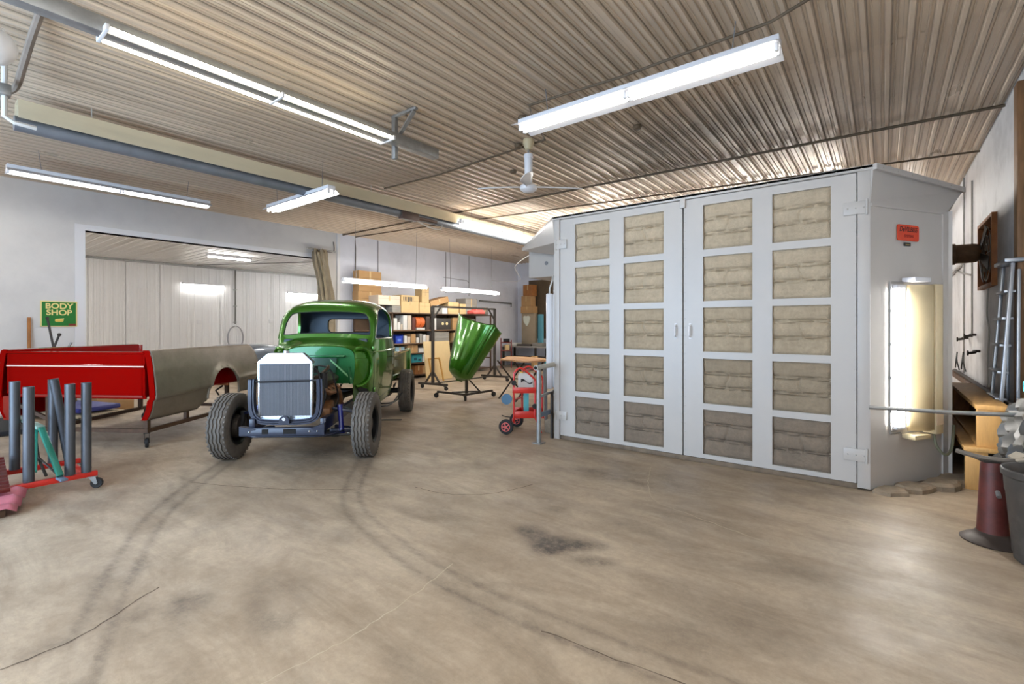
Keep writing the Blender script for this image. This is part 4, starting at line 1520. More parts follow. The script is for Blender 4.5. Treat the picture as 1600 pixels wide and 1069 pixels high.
def bedside(mirror, m_out, label):
    """mirror: +1 near side at y=0 bulging to -y; -1 far side"""
    cols = [0, .02] + list(np.linspace(.1, .72, 8)) + list(np.linspace(.78, 1.56, 44)) + list(np.linspace(1.62, 1.86, 5)) + [1.90]
    rows = []
    for x in cols:
        zb = .33 if x < .80 else .47
        acx, ar, ah = 1.215, .315, .40
        za = None
        if abs(x - acx) < ar:
            za = .465 + ah * (1 - ((x - acx) / ar) ** 2) ** .5
        elif .775 < x < .90:
            za = lerp(.33, .465, (x - .775) / .125)
        z0 = za if za else zb
        r_ = []
        zc = .575 + .05 * x
        up_ = [(1.155, -.015), (1.09, -.032), (1.02, -.046), (.95, -.057), (.88, -.065), (.80, -.074), (.72, -.083), (zc + .045, -.092), (zc + .022, -.093), (zc + .008, -.088), (zc, -.070), (zc - .012, -.062), (zc - .05, -.054), (.49, -.046), (.44, -.034), (.40, -.02), (.36, .0), (.335, .015), (.33, .03)]
        zz_ = [p[0] for p in up_][::-1]
        yy_ = [p[1] for p in up_][::-1]
        ks = [BPROF[0][1], BPROF[1][1], BPROF[2][1], 1.155] + list(np.linspace(1.13, zc + .06, 9)) + [zc + .045, zc + .022, zc + .008, zc, zc - .012] + list(np.linspace(zc - .04, .33, 8))
        for k, z in enumerate(ks):
            z = max(z, z0)
            if k < 3:
                y = BPROF[k][0]
            else:
                y = float(np.interp(z, zz_, yy_))
                if za and abs(x - acx) < ar + .03:
                    y -= .022 * math.exp(-((z - z0) / .03) ** 2)
            # the tail end is raked and rounded
            xx = x
            if x > 1.6:
                f = (x - 1.6) / .30
                tail = np.interp(z, [.46, .52, .70, .95, 1.10, 1.17], [1.86, 1.90, 1.98, 2.0, 1.93, 1.85])
                xx = 1.6 + f * (tail - 1.6)
            r_.append((xx, y if mirror > 0 else 1.95 - y, z))
        rows.append(r_)
    o = M().grid(rows).build('bed_side', m_out, bd, 40)
    o['label'] = label
    solidify(o, .012, 0)
    return o


ns = bedside(1, PRIMER, 'grey primed near side with wheel arch')
fs_ = bedside(-1, RED, 'glossy red far side')
# taillight slot
M().box((1.935, -.064, .845), (.075, .018, .05), (0, 0, 0)).build('taillight_hole', DARKHOLE, ns)
ring = [(1.215 + .325 * math.cos(a), -.085 + .02 * (1 - math.sin(a)), .46 + .41 * math.sin(a)) for a in np.linspace(.0, PI, 26)]
M().tube(ring, .012, 8).build('wheel_arch_lip', PRIMER, ns)
# red front edge flange following the profile
for mir in (1, -1):
    fl = M()
    P = [(y if mir > 0 else 1.95 - y, z) for y, z in BPROF[1:]]
    inn = [(y + mir * .075, z) for y, z in P]
    rows = [[(-.006, y, z) for y, z in P], [(-.016, y, z) for y, z in P], [(-.012, y, z) for y, z in inn], [(.0, y, z) for y, z in inn]]
    fl.grid(rows).build('front_flange', RED, bd, 40)
# inner walls, floor, tail posts
for mir in (1, -1):
    y0 = .09 if mir > 0 else 1.86
    M().bx(0, 1.9, y0 - .006, y0 + .006, .62, 1.16).build('inner_wall', RED, bd)
    M().box((1.85, y0 - mir * .03, .86), (.05, .10, .6), bev=.01).build('tail_post', RED, bd)
    wh = M()
    yy = .09 if mir > 0 else 1.66
    arcp = [(1.215 + .36 * math.cos(a), .62 + .27 * math.sin(a)) for a in np.linspace(0, PI, 14)]
    wh.prism([(x, yy, z) for x, z in arcp], (0, .2, 0)).build('wheel_tub', RED, bd)
M().bx(.0, 1.9, .09, 1.86, .60, .625).build('bed_floor', REDD, bd)
hp = M()
HPR = [(.0, .585), (.012, .585), (.012, .62), (.0, .63), (.0, .95), (-.012, .962), (-.012, .992), (.0, 1.004), (.0, 1.12), (-.02, 1.13), (-.02, 1.15), (.05, 1.15), (.05, 1.13), (.03, 1.12), (.03, .585)]
hp.prism([(x, .055, z) for x, z in HPR], (0, 1.84, 0))
hp.build('front_panel', RED, bd, 30)
M().bx(-.0145, -.012, .06, 1.89, .969, .981).build('pale_strip', PALE_STRIP, bd)  # thin pale strip along the raised bead of the front panel
M().box((-.004, 1.86, .45), (.02, .16, .30), bev=.008).build('corner_gusset', REDD, bd)

# dolly
dl = thing('bed_dolly', 'brown steel rolling dolly carrying the red and grey pickup bed', 'dolly', (-6.96, 1.87, 0), R(122.5))
fr = M()
fr.beam((.0, .03, .205), (2.0, .12, .205), .045, .045).build('frame_rail', RUSTY, dl)
M().beam((.0, 1.37, .205), (2.0, 1.52, .205), .045, .045).build('frame_rail', RUSTY, dl)
M().beam((.0, .0, .205), (.0, 1.40, .205), .045, .045).build('cross_rail', RUSTY, dl)
M().beam((1.9, .1, .205), (1.9, 1.52, .205), .045, .045).build('cross_rail', RUSTY, dl)
for (x, y, z1) in ((.03, .05, .34), (.7, .10, .60), (.03, 1.36, .60), (1.45, 1.47, .60), (1.58, .16, .60)):
    M().beam((x, y, .20), (x, y, z1), .045, .045).build('support_post', RUSTY, dl)
M().beam((.7, .08, .585), (.7, 1.5, .585), .04, .03).build('bearer', RUSTY, dl)
M().beam((1.50, .08, .585), (1.45, 1.5, .585), .04, .03).build('bearer', mat('orange_rust_bar', (168, 104, 58), .6), dl)
M().beam((.2, 1.42, .22), (.02, 1.9, .55), .04, .04).build('brace', RUSTY, dl)
M().tube([(1.5, .17, .56), (1.42, .22, .5), (1.52, .25, .42)], .014, 6).build('strap', BLACK, dl)


def caster_parts(parent, x, y, top, r=.05, w=.028, ang=0.0, m=RUBBLK, fm_=GALV):
    c, s = math.cos(ang), math.sin(ang)
    mtx = Matrix.Translation((x, y, 0)) @ Matrix.Rotation(ang, 4, 'Z')
    a = M()
    a.bx(-.032, .032, -.032, .032, top - .008, top)
    a.prism([(-.02, w / 2 + .003, top - .008), (.028, w / 2 + .003, top - .008), (.042, w / 2 + .003, r), (.018, w / 2 + .003, r - .006)], (0, .004, 0))
    a.prism([(-.02, -w / 2 - .003, top - .008), (.028, -w / 2 - .003, top - .008), (.042, -w / 2 - .003, r), (.018, -w / 2 - .003, r - .006)], (0, -.004, 0))
    a.cyl((.03, -w / 2 - .01, r), (.03, w / 2 + .01, r), .008, n=8)
    a.v = [tuple(mtx @ Vector(p)) for p in a.v]
    f = a.build('caster_fork', fm_, parent)
    b_ = M().lathe([(.012, -w / 2), (r * .6, -w / 2), (r * .62, -w * .4), (r * .9, -w / 2), (r, -w * .3), (r, w * .3), (r * .9, w / 2), (r * .62, w * .4), (r * .6, w / 2), (.012, w / 2)], 20, mtx @ Matrix.Translation((.03, 0, r)) @ Matrix.Rotation(R(90), 4, 'X'))
    b_.build('caster_wheel', m, f)


for (x, y) in ((.0, .03), (.0, 1.37), (1.6, 1.5), (1.95, .11)):
    caster_parts(dl, x, y, .183, .058, .036, R(40 + 30 * x), RUBBLK, DARKST)
# ============================================================ PIPE TROLLEY, left foreground
pt = thing('pipe_trolley', 'low red steel trolley with casters in the left foreground', 'trolley', (-6.0, .85, 0))
for x in (.34, -.31):
    M().bx(x - .025, x + .025, -.75, .28, .105, .15, .004).build('rail', REDC, pt)
for y in (-.6, .2):
    M().bx(-.31, .34, y - .02, y + .02, .10, .14, .004).build('cross_bar', REDC, pt)
for (x, y, a) in ((.36, .245, 60), (-.30, .29, 80), (.34, -.66, 30), (-.31, -.66, 10)):
    caster_parts(pt, x, y, .108, .046, .034, R(a))
TUBES = [((-5.66, 1.055), None, .954, 'grey steel tube standing nearest the front caster of the red trolley'),
         ((-5.66, .945), None, .952, 'grey steel tube second from the front caster on the near trolley rail'),
         ((-5.68, .690), None, .952, 'bluish grey steel tube standing beside the teal frame on the near rail'),
         ((-6.28, .672), None, .955, 'leftmost grey steel tube, on the far trolley rail'),
         ((-6.30, .930), None, .950, 'dark grey upright steel tube behind the leaning one'),
         ((-6.31, 1.046), (-6.24, .905), .955, 'leaning grey steel tube tilted against its upright neighbour')]
for (x, y), top, z1, lab in TUBES:
    m = M()
    tx, ty = (top if top else (x + .0, y))
    zb = .151
    if top:
        tx, ty = x + .04, y - .115
    d = (Vector((tx, ty, z1)) - Vector((x, y, zb))).normalized()
    P0, P1 = Vector((x, y, zb)), Vector((tx, ty, z1))
    rows = []
    ref = d.cross(Vector((0, 1, 0))).normalized()
    r2 = d.cross(ref)
    for (pp, rr_) in ((P0, .034), (P0, .037), (P1, .037), (P1, .033), (P1 - d * .08, .033)):
        rows.append([pp + (ref * math.cos(a) + r2 * math.sin(a)) * rr_ for a in np.linspace(0, 2 * PI, 21)])
    m.grid(rows)
    o = m.build('steel_tube', STEEL_PIPE)
    tag(o, lab, 'tube', 'grey steel tubes on the red trolley')
# teal A-shaped frame leaning in the trolley
af = thing('small_trestle', 'small teal A-shaped steel trestle lying in the red trolley', 'trestle', (0, 0, 0))
a0, a1, a2 = Vector((-5.58, .87, .175)), Vector((-5.93, .80, .555)), Vector((-6.40, .72, .60))
M().beam(a0, a1, .045, .03, .006).build('leg', TEAL, af)
M().beam(a1, a2, .06, .03, .006).build('top_bar', mat('faded_teal_bar', (110, 134, 122), .45, var=.2), af)
M().beam(a1 + Vector((-.12, -.02, .0)), Vector((-5.78, .74, .2)), .03, .025, .004).build('leg', TEAL, af)
M().beam(a2, Vector((-5.70, .80, .17)), .02, .015, .003).build('rod', DARKST, af)
M().tube([a1 + Vector((-.2, -.02, -.01)), Vector((-5.90, .78, .3)), Vector((-5.62, .86, .18))], .009, 6).build('rod', DARKST, af)
M().beam((-5.60, .865, .158), (-5.50, .885, .150), .05, .02, .004).build('foot', BLUEGREY, af)
# maroon ribbed panels at the very left
mp = thing('ribbed_sheet_metal', 'maroon ribbed metal panel lying tilted at the left edge', 'metal panel', (-5.75, .30, 0))
prof = []
for i in range(11):
    x0 = i * .075
    prof += [(x0, 0), (x0 + .02, .022), (x0 + .045, .022), (x0 + .06, 0)]
rows = []
for t in (0, 1):
    rows.append([Vector((-.50 + q * .80, -.9 if t == 0 else lerp(.30, .26, q), lerp(.27, .15, q) + z)) for q, z in [(p[0] / .82, p[1]) for p in prof]])
o = M().grid(rows).build('sheet', MAROON, mp, 20)
solidify(o, .006, 0)
M().bx(-.45, -.4, -.8, .2, 0, .23, .005).bx(.2, .25, -.8, .2, 0, .13, .005).build('support_block', RUSTY, mp)
pp = thing('bent_sheet_metal', 'faded pink bent metal panel in front of the maroon one', 'metal panel', (-5.42, .42, 0))
rows = []
for t, dz in ((-.7, .0), (.20, .0), (.255, -.035)):
    rows.append([Vector((lerp(-.16, .15, q), t - .10 * q, lerp(.15, .075, q) + .018 * math.sin(q * 16) + dz)) for q in np.linspace(0, 1, 25)])
o = M().grid(rows).build('sheet', PINKM, pp, 30)
solidify(o, .006, 0)
M().bx(-.12, .12, -.6, .1, 0, .06, .005).build('support_block', RUSTY, pp)

# ============================================================ SIGN, POLES, CREEPER at the left wall
bs = thing('body_shop_sign', 'green framed BODY SHOP sign on the white left wall', 'sign', (XL, 1.745, 1.675), R(90))
M().bx(-.235, .235, -.022, -.001, -.222, .222, .004).build('frame', SIGNY, bs)
M().bx(-.217, .217, -.026, -.020, -.205, .205).build('face', SIGNG, bs)
text('lettering', 'BODY\nSHOP', .130, SIGNY, bs, (-.0, -.0265, .075), (R(90), 0, 0), .0032, .0008, 1.0)
M().prism([(a, -.0262, b_ - .112) for a, b_ in rrect(.11, .05, .02)], (0, -.002, 0)).build('emblem', mat('emblem_gold', (224, 186, 84), .5), bs)
M().prism([(-.055, -.0262, -.098), (.06, -.0262, -.092), (.062, -.0262, -.075), (-.04, -.0262, -.086)], (0, -.0024, 0)).build('emblem', SIGNY, bs)
M().bx(.12, .217, -.028, -.026, -.205, -.168).build('corner_patch', mat('sign_dark_red', (120, 40, 24), .5), bs)
tag(M().beam((-11.15, 1.36, 0), (-11.26, 1.37, 1.61), .045, .03, .004).build('wooden_pole', WOODO), 'brown wooden pole leaning on the wall left of the BODY SHOP sign', 'pole')


def at_wall_x(u, v, x):
    """point on the plane X = x seen at photo pixel (u, v)"""
    s, c = math.sin(R(37.8)), math.cos(R(37.8))
    k, w = (u - 800) / 748, (510 - v) / 748
    d = Vector((-s + c * k, c + s * k, w))
    t = x / d.x
    return Vector((d.x * t, d.y * t, HC + d.z * t))


rp = M()
p1, p0 = at_wall_x(74, 497, -10.7), at_wall_x(84, 545, -10.7)
d = p0 - p1
rp.tube([(p0.x, p0.y, p0.z), p1], .016, 8).tube([p0, p0 + d * (p0.z / -d.z) * .999], .016, 8).sphere(p1, .024, 8)
tag(rp.build('steel_rod', DARKST), 'long dark steel rod rising in front of the BODY SHOP sign', 'rod')
p1, p0 = at_wall_x(91, 523, -10.7), at_wall_x(82, 545, -10.7)
d = p0 - p1
tag(M().tube([p0 + Vector((.08, 0, 0)) + d * (p0.z / -d.z) * .999, p1 + Vector((.08, 0, 0))], .016, 8).sphere(p1 + Vector((.08, 0, 0)), .028, 8).build('steel_rod', DARKST), 'shorter dark steel rod tilted right beside the long rod', 'rod')
p1, p0 = at_wall_x(112, 535, -10.9), at_wall_x(104, 548, -10.9)
d = p0 - p1
tag(M().tube([p0 + d * (p0.z / -d.z) * .999, p1], .018, 8).build('steel_rod', GALV), 'short bluish rod tip just above the red bed right of the sign', 'rod')
cr = thing('floor_creeper', 'low blue creeper on casters under the red pickup bed', 'creeper', (-10.4, 1.75, 0), R(20))
M().bx(-.7, .7, -.3, .3, .13, .21, .03).build('deck', mat('creeper_blue', (52, 58, 130), .5), cr)
M().bx(-.72, .72, -.33, .33, .06, .10, .01).build('tray', mat('cream_tray', (196, 178, 146), .5), cr)
for sx in (-.6, .6):
    for sy in (-.25, .25):
        M().cyl((sx, sy - .015, .035), (sx, sy + .015, .035), .034, n=12).build('wheel', RUBBLK, cr)
M().bx(-.5, -.1, -.2, .15, .211, .33, .02).build('tool_bundle', mat('brown_tool_roll', (120, 96, 62), .8, var=.3, scale=20), cr)
tag(M().box((-10.7, 2.35, .13), (.4, .5, .26), bev=.01).build('brown_crate', CARD), 'brown carton on the floor under the red bed by the left wall', 'box')
tag(M().bx(-10.6, -9.2, .35, 1.25, .0, .07, .02).build('floor_mat_stack', RUBBLK), 'flat black slab on the floor below the left end of the red bed', 'slab')

# ============================================================ GREEN HOOD ON ITS STAND
hs = thing('hood_stand', 'brown steel stand on three casters holding up the green hood', 'stand', (0, 0, 0))
J = Vector((-6.55, 7.0, .14))
fr = M().beam((-7.2, 6.80, .125), (-6.43, 6.82, .125), .04, .04).beam((-6.45, 6.80, .125), (-6.43, 7.62, .125), .04, .04)
fr.build('base_frame', DARKST, hs)
M().beam((-6.80, 6.81, .145), (-6.44, 7.25, .145), .03, .03).build('brace', DARKST, hs)
M().beam((-6.56, 6.98, .12), (-6.56, 6.98, 1.0), .045, .045).build('post', DARKST, hs)
M().beam((-6.56, 6.98, .45), (-6.44, 7.25, .14), .025, .025).build('brace', DARKST, hs)
M().beam((-6.85, 6.86, .98), (-6.27, 7.10, .98), .04, .04).build('cross_arm', DARKST, hs)
for (x, y, a) in ((-7.2, 6.80, 200), (-6.43, 6.80, 120), (-6.43, 7.62, 60)):
    caster_parts(hs, x, y, .106, .05, .034, R(a), RUBBLK, DARKST)

CR, SR = math.cos(R(37.8)), math.sin(R(37.8))
Rv, Uv, Tv = Vector((CR, SR, 0)), Vector((0, 0, 1)), Vector((SR, -CR, 0))
ho = thing('truck_hood', 'glossy green pointed truck hood hung nose down on a stand', 'truck hood', (-6.56, 6.67, .43))
Aax = (Rv * .36 + Uv * .93 - Tv * .02).normalized()
Nax = (Tv * .78 - Rv * .62 + Uv * .05)
Nax = (Nax - Aax * Nax.dot(Aax)).normalized()
Bax = Aax.cross(Nax).normalized()
if Bax.dot(Rv) < 0:
    Bax = -Bax
HT = [0, .03, .07, .11, .16, .25, .5, .75, 1.0]
HWD = [.06, .15, .235, .27, .29, .33, .41, .49, .55]
HHT = [.08, .15, .215, .25, .27, .28, .30, .31, .32]


def hood_pt(t, s):
    """t 0 nose .. 1 rear, s -1..1 across"""
    l = t * 1.32
    wv = float(np.interp(t, HT, HWD))
    hv = float(np.interp(t, HT, HHT))
    a = s * PI * .5
    n = 2.9
    sa, ca = math.sin(abs(a)), math.cos(a)
    y = wv * (sa ** (2 / n)) * (1 if s >= 0 else -1)
    z = hv * (max(ca, 0) ** (2 / n))
    k = min(1, max(0, (t - .10) / .06))
    z += .010 * math.exp(-(s / .03) ** 2) * k
    # stamped side spears
    e = k * min(1, max(0, (.97 - t) / .05))
    for s0, amp in ((.60, .010), (.655, -.012), (.71, .010)):
        g = amp * math.exp(-((s - s0) / .02) ** 2) * e
        z += g * .7
        y += g * .7 * (1 if s >= 0 else -1)
    # rear edge dips in the middle
    l -= .13 * (1 - s * s) * max(0, (t - .7) / .3)
    l -= .20 * max(0, (abs(s) - .62) / .38) * max(0, (t - .45) / .55)
    l += .04 * max(0, s) * t
    return Aax * l + Bax * (y + .01) + Nax * (z - .12)


rows = [[hood_pt(t, s) for s in np.linspace(-1, 1, 121)] for t in np.concatenate([np.linspace(0, .18, 16)[:-1], np.linspace(.18, 1, 26)])]
o = M().grid(rows).build('hood_skin', GREEN, ho, 60)
solidify(o, .012, -1)
nose = [hood_pt(0, s) for s in np.linspace(-1, 1, 41)]
M().tube(nose, .012, 8).build('nose_lip', GREEN, ho)

# ============================================================ RACK, TABLE
rk = thing('rolling_rack', 'tall dark steel rolling rack frame in front of the shelves', 'rack', (0, 0, 0))
for (x, y) in ((-8.27, 7.66), (-8.27, 9.9)):
    M().beam((x, y, .12), (x, y, 1.93), .055, .055).build('post', DARKST, rk)
    M().beam((x - .42, y - .06, .12), (x + .42, y + .06, .12), .05, .05).build('foot', DARKST, rk)
    for s in (-1, 1):
        M().beam((x + s * .25, y, .13), (x, y, .42), .035, .035).build('brace', DARKST, rk)
        caster_parts(rk, x + s * .40, y, .096, .045, .032, R(30), RUBBLK, DARKST)
    s = 1 if y < 8 else -1
    M().beam((x, y, 1.62), (x, y + s * .24, 1.90), .03, .03).build('brace', DARKST, rk)
M().beam((-8.27, 7.66, 1.92), (-8.27, 9.9, 1.92), .045, .045).build('top_rail', DARKST, rk)
M().beam((-8.27, 7.66, .13), (-8.27, 9.9, .13), .03, .03).build('bottom_rail', DARKST, rk)
tag(M().box((-9.62, 8.25 + .85, .53), (.03, .95, 1.05), (0, R(-7), 0), .003).build('leaning_board', mat('cream_board', (216, 190, 140), .6, var=.05)), 'cream board leaning against the shelving behind the rack', 'board')
tag(M().tube(smoothpath([(-9.3, 8.62, .0), (-9.45, 8.62, .55), (-9.46, 8.66, .60), (-9.46, 8.95, .60), (-9.45, 9.0, .55), (-9.3, 9.0, .0)], 5), .022, 8).build('tube_hoop', mat('yellow_brown_tube', (186, 138, 60), .5)), 'yellow-brown bent tube hoop in front of the cream board', 'hoop')

tb = thing('trestle_table', 'brown hide-shaped board table top on crossed dark trestle legs', 'table', (-5.55, 7.62, 0))
top = smoothpath([(-.92, .62, 0), (-.70, .18, 0), (-.50, -.20, 0), (-.12, -.24, 0), (.02, -.36, 0), (.30, -.30, 0), (.34, .16, 0), (.10, .50, 0), (-.4, .66, 0)], 4, True)
M().prism([(p.x, p.y, .775) for p in top], (0, 0, .03)).build('table_top', mat('tan_board_top', (196, 152, 112), .6, var=.1, scale=3), tb)
for (x, y) in ((-.45, .12), (.08, -.02)):
    for s in (-1, 1):
        M().beam((x - s * .14, y - s * .26, .0), (x + s * .14, y + s * .30, .77), .025, .025).build('leg', DARKST, tb)
M().beam((-.45, .12, .40), (.08, -.02, .40), .02, .02).build('stretcher', DARKST, tb)
# work pieces behind the table
wb = thing('low_bench', 'dark low bench with clutter beyond the brown table', 'bench', (-6.35, 9.9, 0), R(37.8))
M().bx(-.8, .9, -.25, .25, .40, .45, .008).build('bench_top', DARKST, wb)
for sx in (-.7, .8):
    for sy in (-.2, .2):
        M().bx(sx - .025, sx + .025, sy - .025, sy + .025, 0, .40).build('leg', DARKST, wb)
for k, (x, w, h, c, l) in enumerate([(-.5, .16, .26, CARD, 'small brown tub on the low bench behind table'), (-.15, .18, .20, TEALB, 'small teal tin on the low bench behind table'), (.2, .16, .24, PAPERW, 'small white tub on the low bench behind table'), (.55, .22, .14, BLACK, 'small black tin on the low bench behind table')]):
    px, py = -6.35 + CR * x, 9.9 + SR * x
    tag(M().lathe([(.001, 0), (w / 2, 0), (w / 2 * 1.06, h), (w / 2 * 1.1, h), (w / 2 * 1.1, h + .015), (.001, h + .015)], 16).build('paint_tub', c, loc=(px, py, .451)), l, 'tub')

# ============================================================ RED CART
ct = thing('red_cart', 'small red two-wheeled cart with hoop handles beside the booth', 'hand cart', (-3.94, 5.35, 0), R(37.8))
# local x = image right, y = away; 1 photo pixel is about 9 mm here
for (y0, dx) in ((-.08, 0), (.22, .12)):
    P = [(-.14 + dx, y0, .14), (-.14 + dx, y0, .74), (-.12 + dx, y0, .84), (-.05 + dx, y0, .885), (.03 + dx, y0, .84), (.14 + dx, y0, .74), (.155 + dx, y0, .68), (.15 + dx, y0, .50), (.145 + dx, y0, .22)]
    M().tube(smoothpath(P, 5), .014, 8).build('hoop_frame', REDC, ct)
M().bx(-.16, .16, -.10, -.09, .545, .625, .003).build('upper_plate', REDC, ct)
tr_ = M()
tr_.bx(-.15, .15, -.09, -.08, .20, .295, .003).bx(-.15, .26, .24, .25, .20, .295, .003).bx(-.15, .26, -.08, .24, .20, .208)
tr_.prism([(.15, -.09, .20), (.27, .25, .20), (.27, .25, .295), (.15, -.09, .295)], (.008, 0, 0)).prism([(-.15, -.09, .20), (-.04, .25, .20), (-.04, .25, .295), (-.15, -.09, .295)], (.008, 0, 0))
tr_.build('tray', REDC, ct)
for (y0, dx) in ((-.08, 0), (.22, .12)):
    M().tube([(.145 + dx, y0, .22), (.20 + dx, y0 - .02, .10), (.235 + dx, y0 - .03, .006)], .012, 8).build('leg', REDC, ct)
M().beam((-.14, -.08, .45), (-.02, .22, .45), .018, .018).beam((.03, -.08, .86), (.15, .22, .86), .016, .016).beam((.14, -.08, .7), (.26, .22, .7), .016, .016).build('cross_bar', REDC, ct)
M().cyl((-.24, -.16, .10), (-.10, .30, .10), .010, n=8).build('axle', DARKST, ct)
wm = M().lathe([(.012, -.02), (.062, -.022), (.066, -.026), (.094, -.024), (.102, -.012), (.102, .012), (.094, .024), (.066, .026), (.062, .022), (.012, .02)], 28)
wheel = wm.mesh('wheel', RUBBLK, 30)
for (x, y) in ((-.245, -.175), (-.10, .31)):
    ax = Vector((.14, .46, 0)).normalized()
    q = ax.to_track_quat('Z', 'Y').to_euler()
    o = bpy.data.objects.new('wheel', wheel)
    COL.objects.link(o)
    o.parent = ct
    o.location = (x, y, .103)
    o.rotation_euler = q
    h = M()
    h.lathe([(.064, -.023), (.056, -.0265), (.050, -.023)], 24).lathe([(.001, -.032), (.018, -.032), (.018, -.02), (.001, -.02)], 14)
    for k in range(5):
        a = 2 * PI * k / 5
        h.beam((.014 * math.cos(a), .014 * math.sin(a), -.0245), (.056 * math.cos(a), .056 * math.sin(a), -.0245), .016, .006)
    h.build('wheel_hub', mat('pink_red_hub', (206, 96, 92), .5), o)
for (x, y, z) in ((-.14, -.10, .69), (.145, -.10, .37)):
    M().cyl((x, y, z), (x, y - .03, z), .035, n=16).build('clamp_knob', BLACK, ct)
tag(M().cyl((-4.075, 5.135, .465), (-4.058, 5.112, .465), .072, n=24).build('blue_tape_roll', mat('dull_blue_disc', (74, 112, 140), .5)), 'round dull-blue disc hung on the left side of the red cart', 'disc')
bag = thing('white_sack', 'white paper sack with dark print standing in the red cart', 'sack', (-3.97, 5.42, .625), R(37.8))
M().box((.01, .02, .06), (.22, .12, .24), bev=.035).build('sack_body', PAPERW, bag)
M().prism([(-.06 + .16 * q, -.042, .05 + .02 * math.sin(q * 6)) for q in np.linspace(0, 1, 12)] + [(-.06 + .16 * q, -.042, .075 + .03 * math.sin(q * 5 + 1)) for q in np.linspace(1, 0, 12)], (0, -.003, 0)).build('print_patch', BLACK, bag)
tag(M().box((-3.96, 5.43, .40), (.075, .04, .38), (0, 0, R(37.8)), .006).build('teal_level', mat('light_teal_plastic', (86, 170, 176), .5)), 'upright light-teal bar standing in the tray of the red cart', 'bar')
tag(M().box((-4.045, 5.42, .74), (.045, .03, .16), (0, R(6), R(37.8)), .01).build('yellow_strap_bundle', YELLOW), 'yellow strap bundle behind the left hoop of the red cart', 'strap')
tag(M().box((-4.09, 5.33, .70), (.025, .035, .06), (0, 0, R(37.8)), .008).build('green_clip', mat('bright_green_plastic', (60, 170, 60), .5)), 'tiny green clip on the upper left of the red cart', 'clip')

# ---- grey tube stand beside the booth
st = thing('grey_stand', 'grey tubular sawhorse stand between the red cart and the booth', 'stand', (0, 0, 0))
g0 = Vector((-3.40, 4.93, 0))
M().tube([g0, g0 + Vector((0, 0, .96))], .03, 12).build('leg', GALV, st)
M().tube([g0 + Vector((-.30, .62, 0)), g0 + Vector((-.06, .22, .92))], .024, 10).build('leg', GALV, st)
M().tube([g0 + Vector((-.03, .75, .97)), g0 + Vector((.035, -.12, .95))], .032, 12).build('top_tube', mat('pale_grey_tube', (178, 174, 164), .5, .2), st)
M().cyl(g0 + Vector((.035, -.121, .95)), g0 + Vector((.0355, -.124, .95)), .022, n=12).build('tube_bore', DARKHOLE, st)
M().beam(g0 + Vector((0, .02, .58)), g0 + Vector((-.16, .95, .62)), .03, .03).build('cross_bar', GALV, st)
M().beam(g0 + Vector((0, .0, .345)), g0 + Vector((-.05, .34, .345)), .03, .055).build('cross_bar', BLUEGREY, st)
M().beam(g0 + Vector((-.05, .32, .345)), g0 + Vector((-.05, .33, .345)), .03, .055)
M().beam(g0 + Vector((-.02, .33, .0)), g0 + Vector((-.02, .33, .60)), .03, .03).build('leg', DARKST, st)
M().bx(g0.x - .06, g0.x + .06, g0.y - .06, g0.y + .06, 0, .012).build('foot_plate', GALV, st)
tag(M().box((-3.62, 5.62, .11), (.20, .34, .22), (R(4), 0, R(15)), .05).build('stone_block', STONE), 'rough grey block on the floor behind the grey stand', 'block')
tag(M().tube(smoothpath([(-4.9, 6.05, .012), (-4.75, 6.0, .012), (-4.65, 6.05, .012), (-4.55, 6.2, .02)], 6), .008, 6).build('cable_scrap', BLACK), 'scrap of black cable lying on the floor left of the red cart', 'cable')
tag(M().box((-6.05, 4.72, .006), (.34, .06, .012), (0, 0, R(40)), .002).build('flat_bar', DARKST), 'dark flat steel bar on the floor behind the truck front wheel', 'bar')
# ============================================================ SHELVES AND CARTONS ON THE REAR LEFT WALL
su = thing('shelving_unit', 'long brown steel shelving along the rear left wall, full of cartons', 'shelves', (-10.72, 0, 0))
SY0, SY1 = 7.45, 12.2
TIERS = [.10, .44, .71, .99, 1.36, 1.835]
for z in TIERS:
    M().bx(-.36, .37, SY0, SY1, z - .03, z, .003).build('shelf', mat('shelf_board', (120, 92, 66), .6, var=.15) if z in (1.36, .99) else RUSTY, su)
for y in (SY0, 8.14, 9.56, 10.9, SY1):
    for x in (-.34, .35):
        M().bx(x - .02, x + .02, y - .02, y + .02, 0, 1.84).build('upright', RUSTY, su)
M().bx(-.375, -.365, SY0, SY1, .0, 1.85).build('back_panel', mat('shelf_back_board', (104, 82, 62), .8, var=.2), su)
FX = -10.38


def carton(y0, y1, z0, z1, m, label, depth=.42, name='carton', rot=0.0, flaps=True, x=None, rx=0.0):
    w, h = y1 - y0 - .012, z1 - z0
    fx = FX - .02 if x is None else x
    t = thing(name, label, 'box', (fx - depth / 2, (y0 + y1) / 2, z0 + .001), rot, 'cartons and boxes on the shelving')
    if rx:
        t.rotation_euler = (rx, 0, rot)
    M().box((0, 0, h / 2), (depth, w, h), bev=.004, seg=1).build('box_body', m, t)
    if w > .22 and flaps:
        M().bx(depth / 2 - .0005, depth / 2 + .0015, -w / 2 + .004, w / 2 - .004, h * .66, h * .672).build('flap_edge', mat('flap_shadow_brown', (120, 96, 66), .8), t)
        M().bx(depth / 2 - .0005, depth / 2 + .0012, -.024, .024, h * .45, h * .998).build('tape', mat('packing_tape', (196, 166, 116), .4), t)
    return t


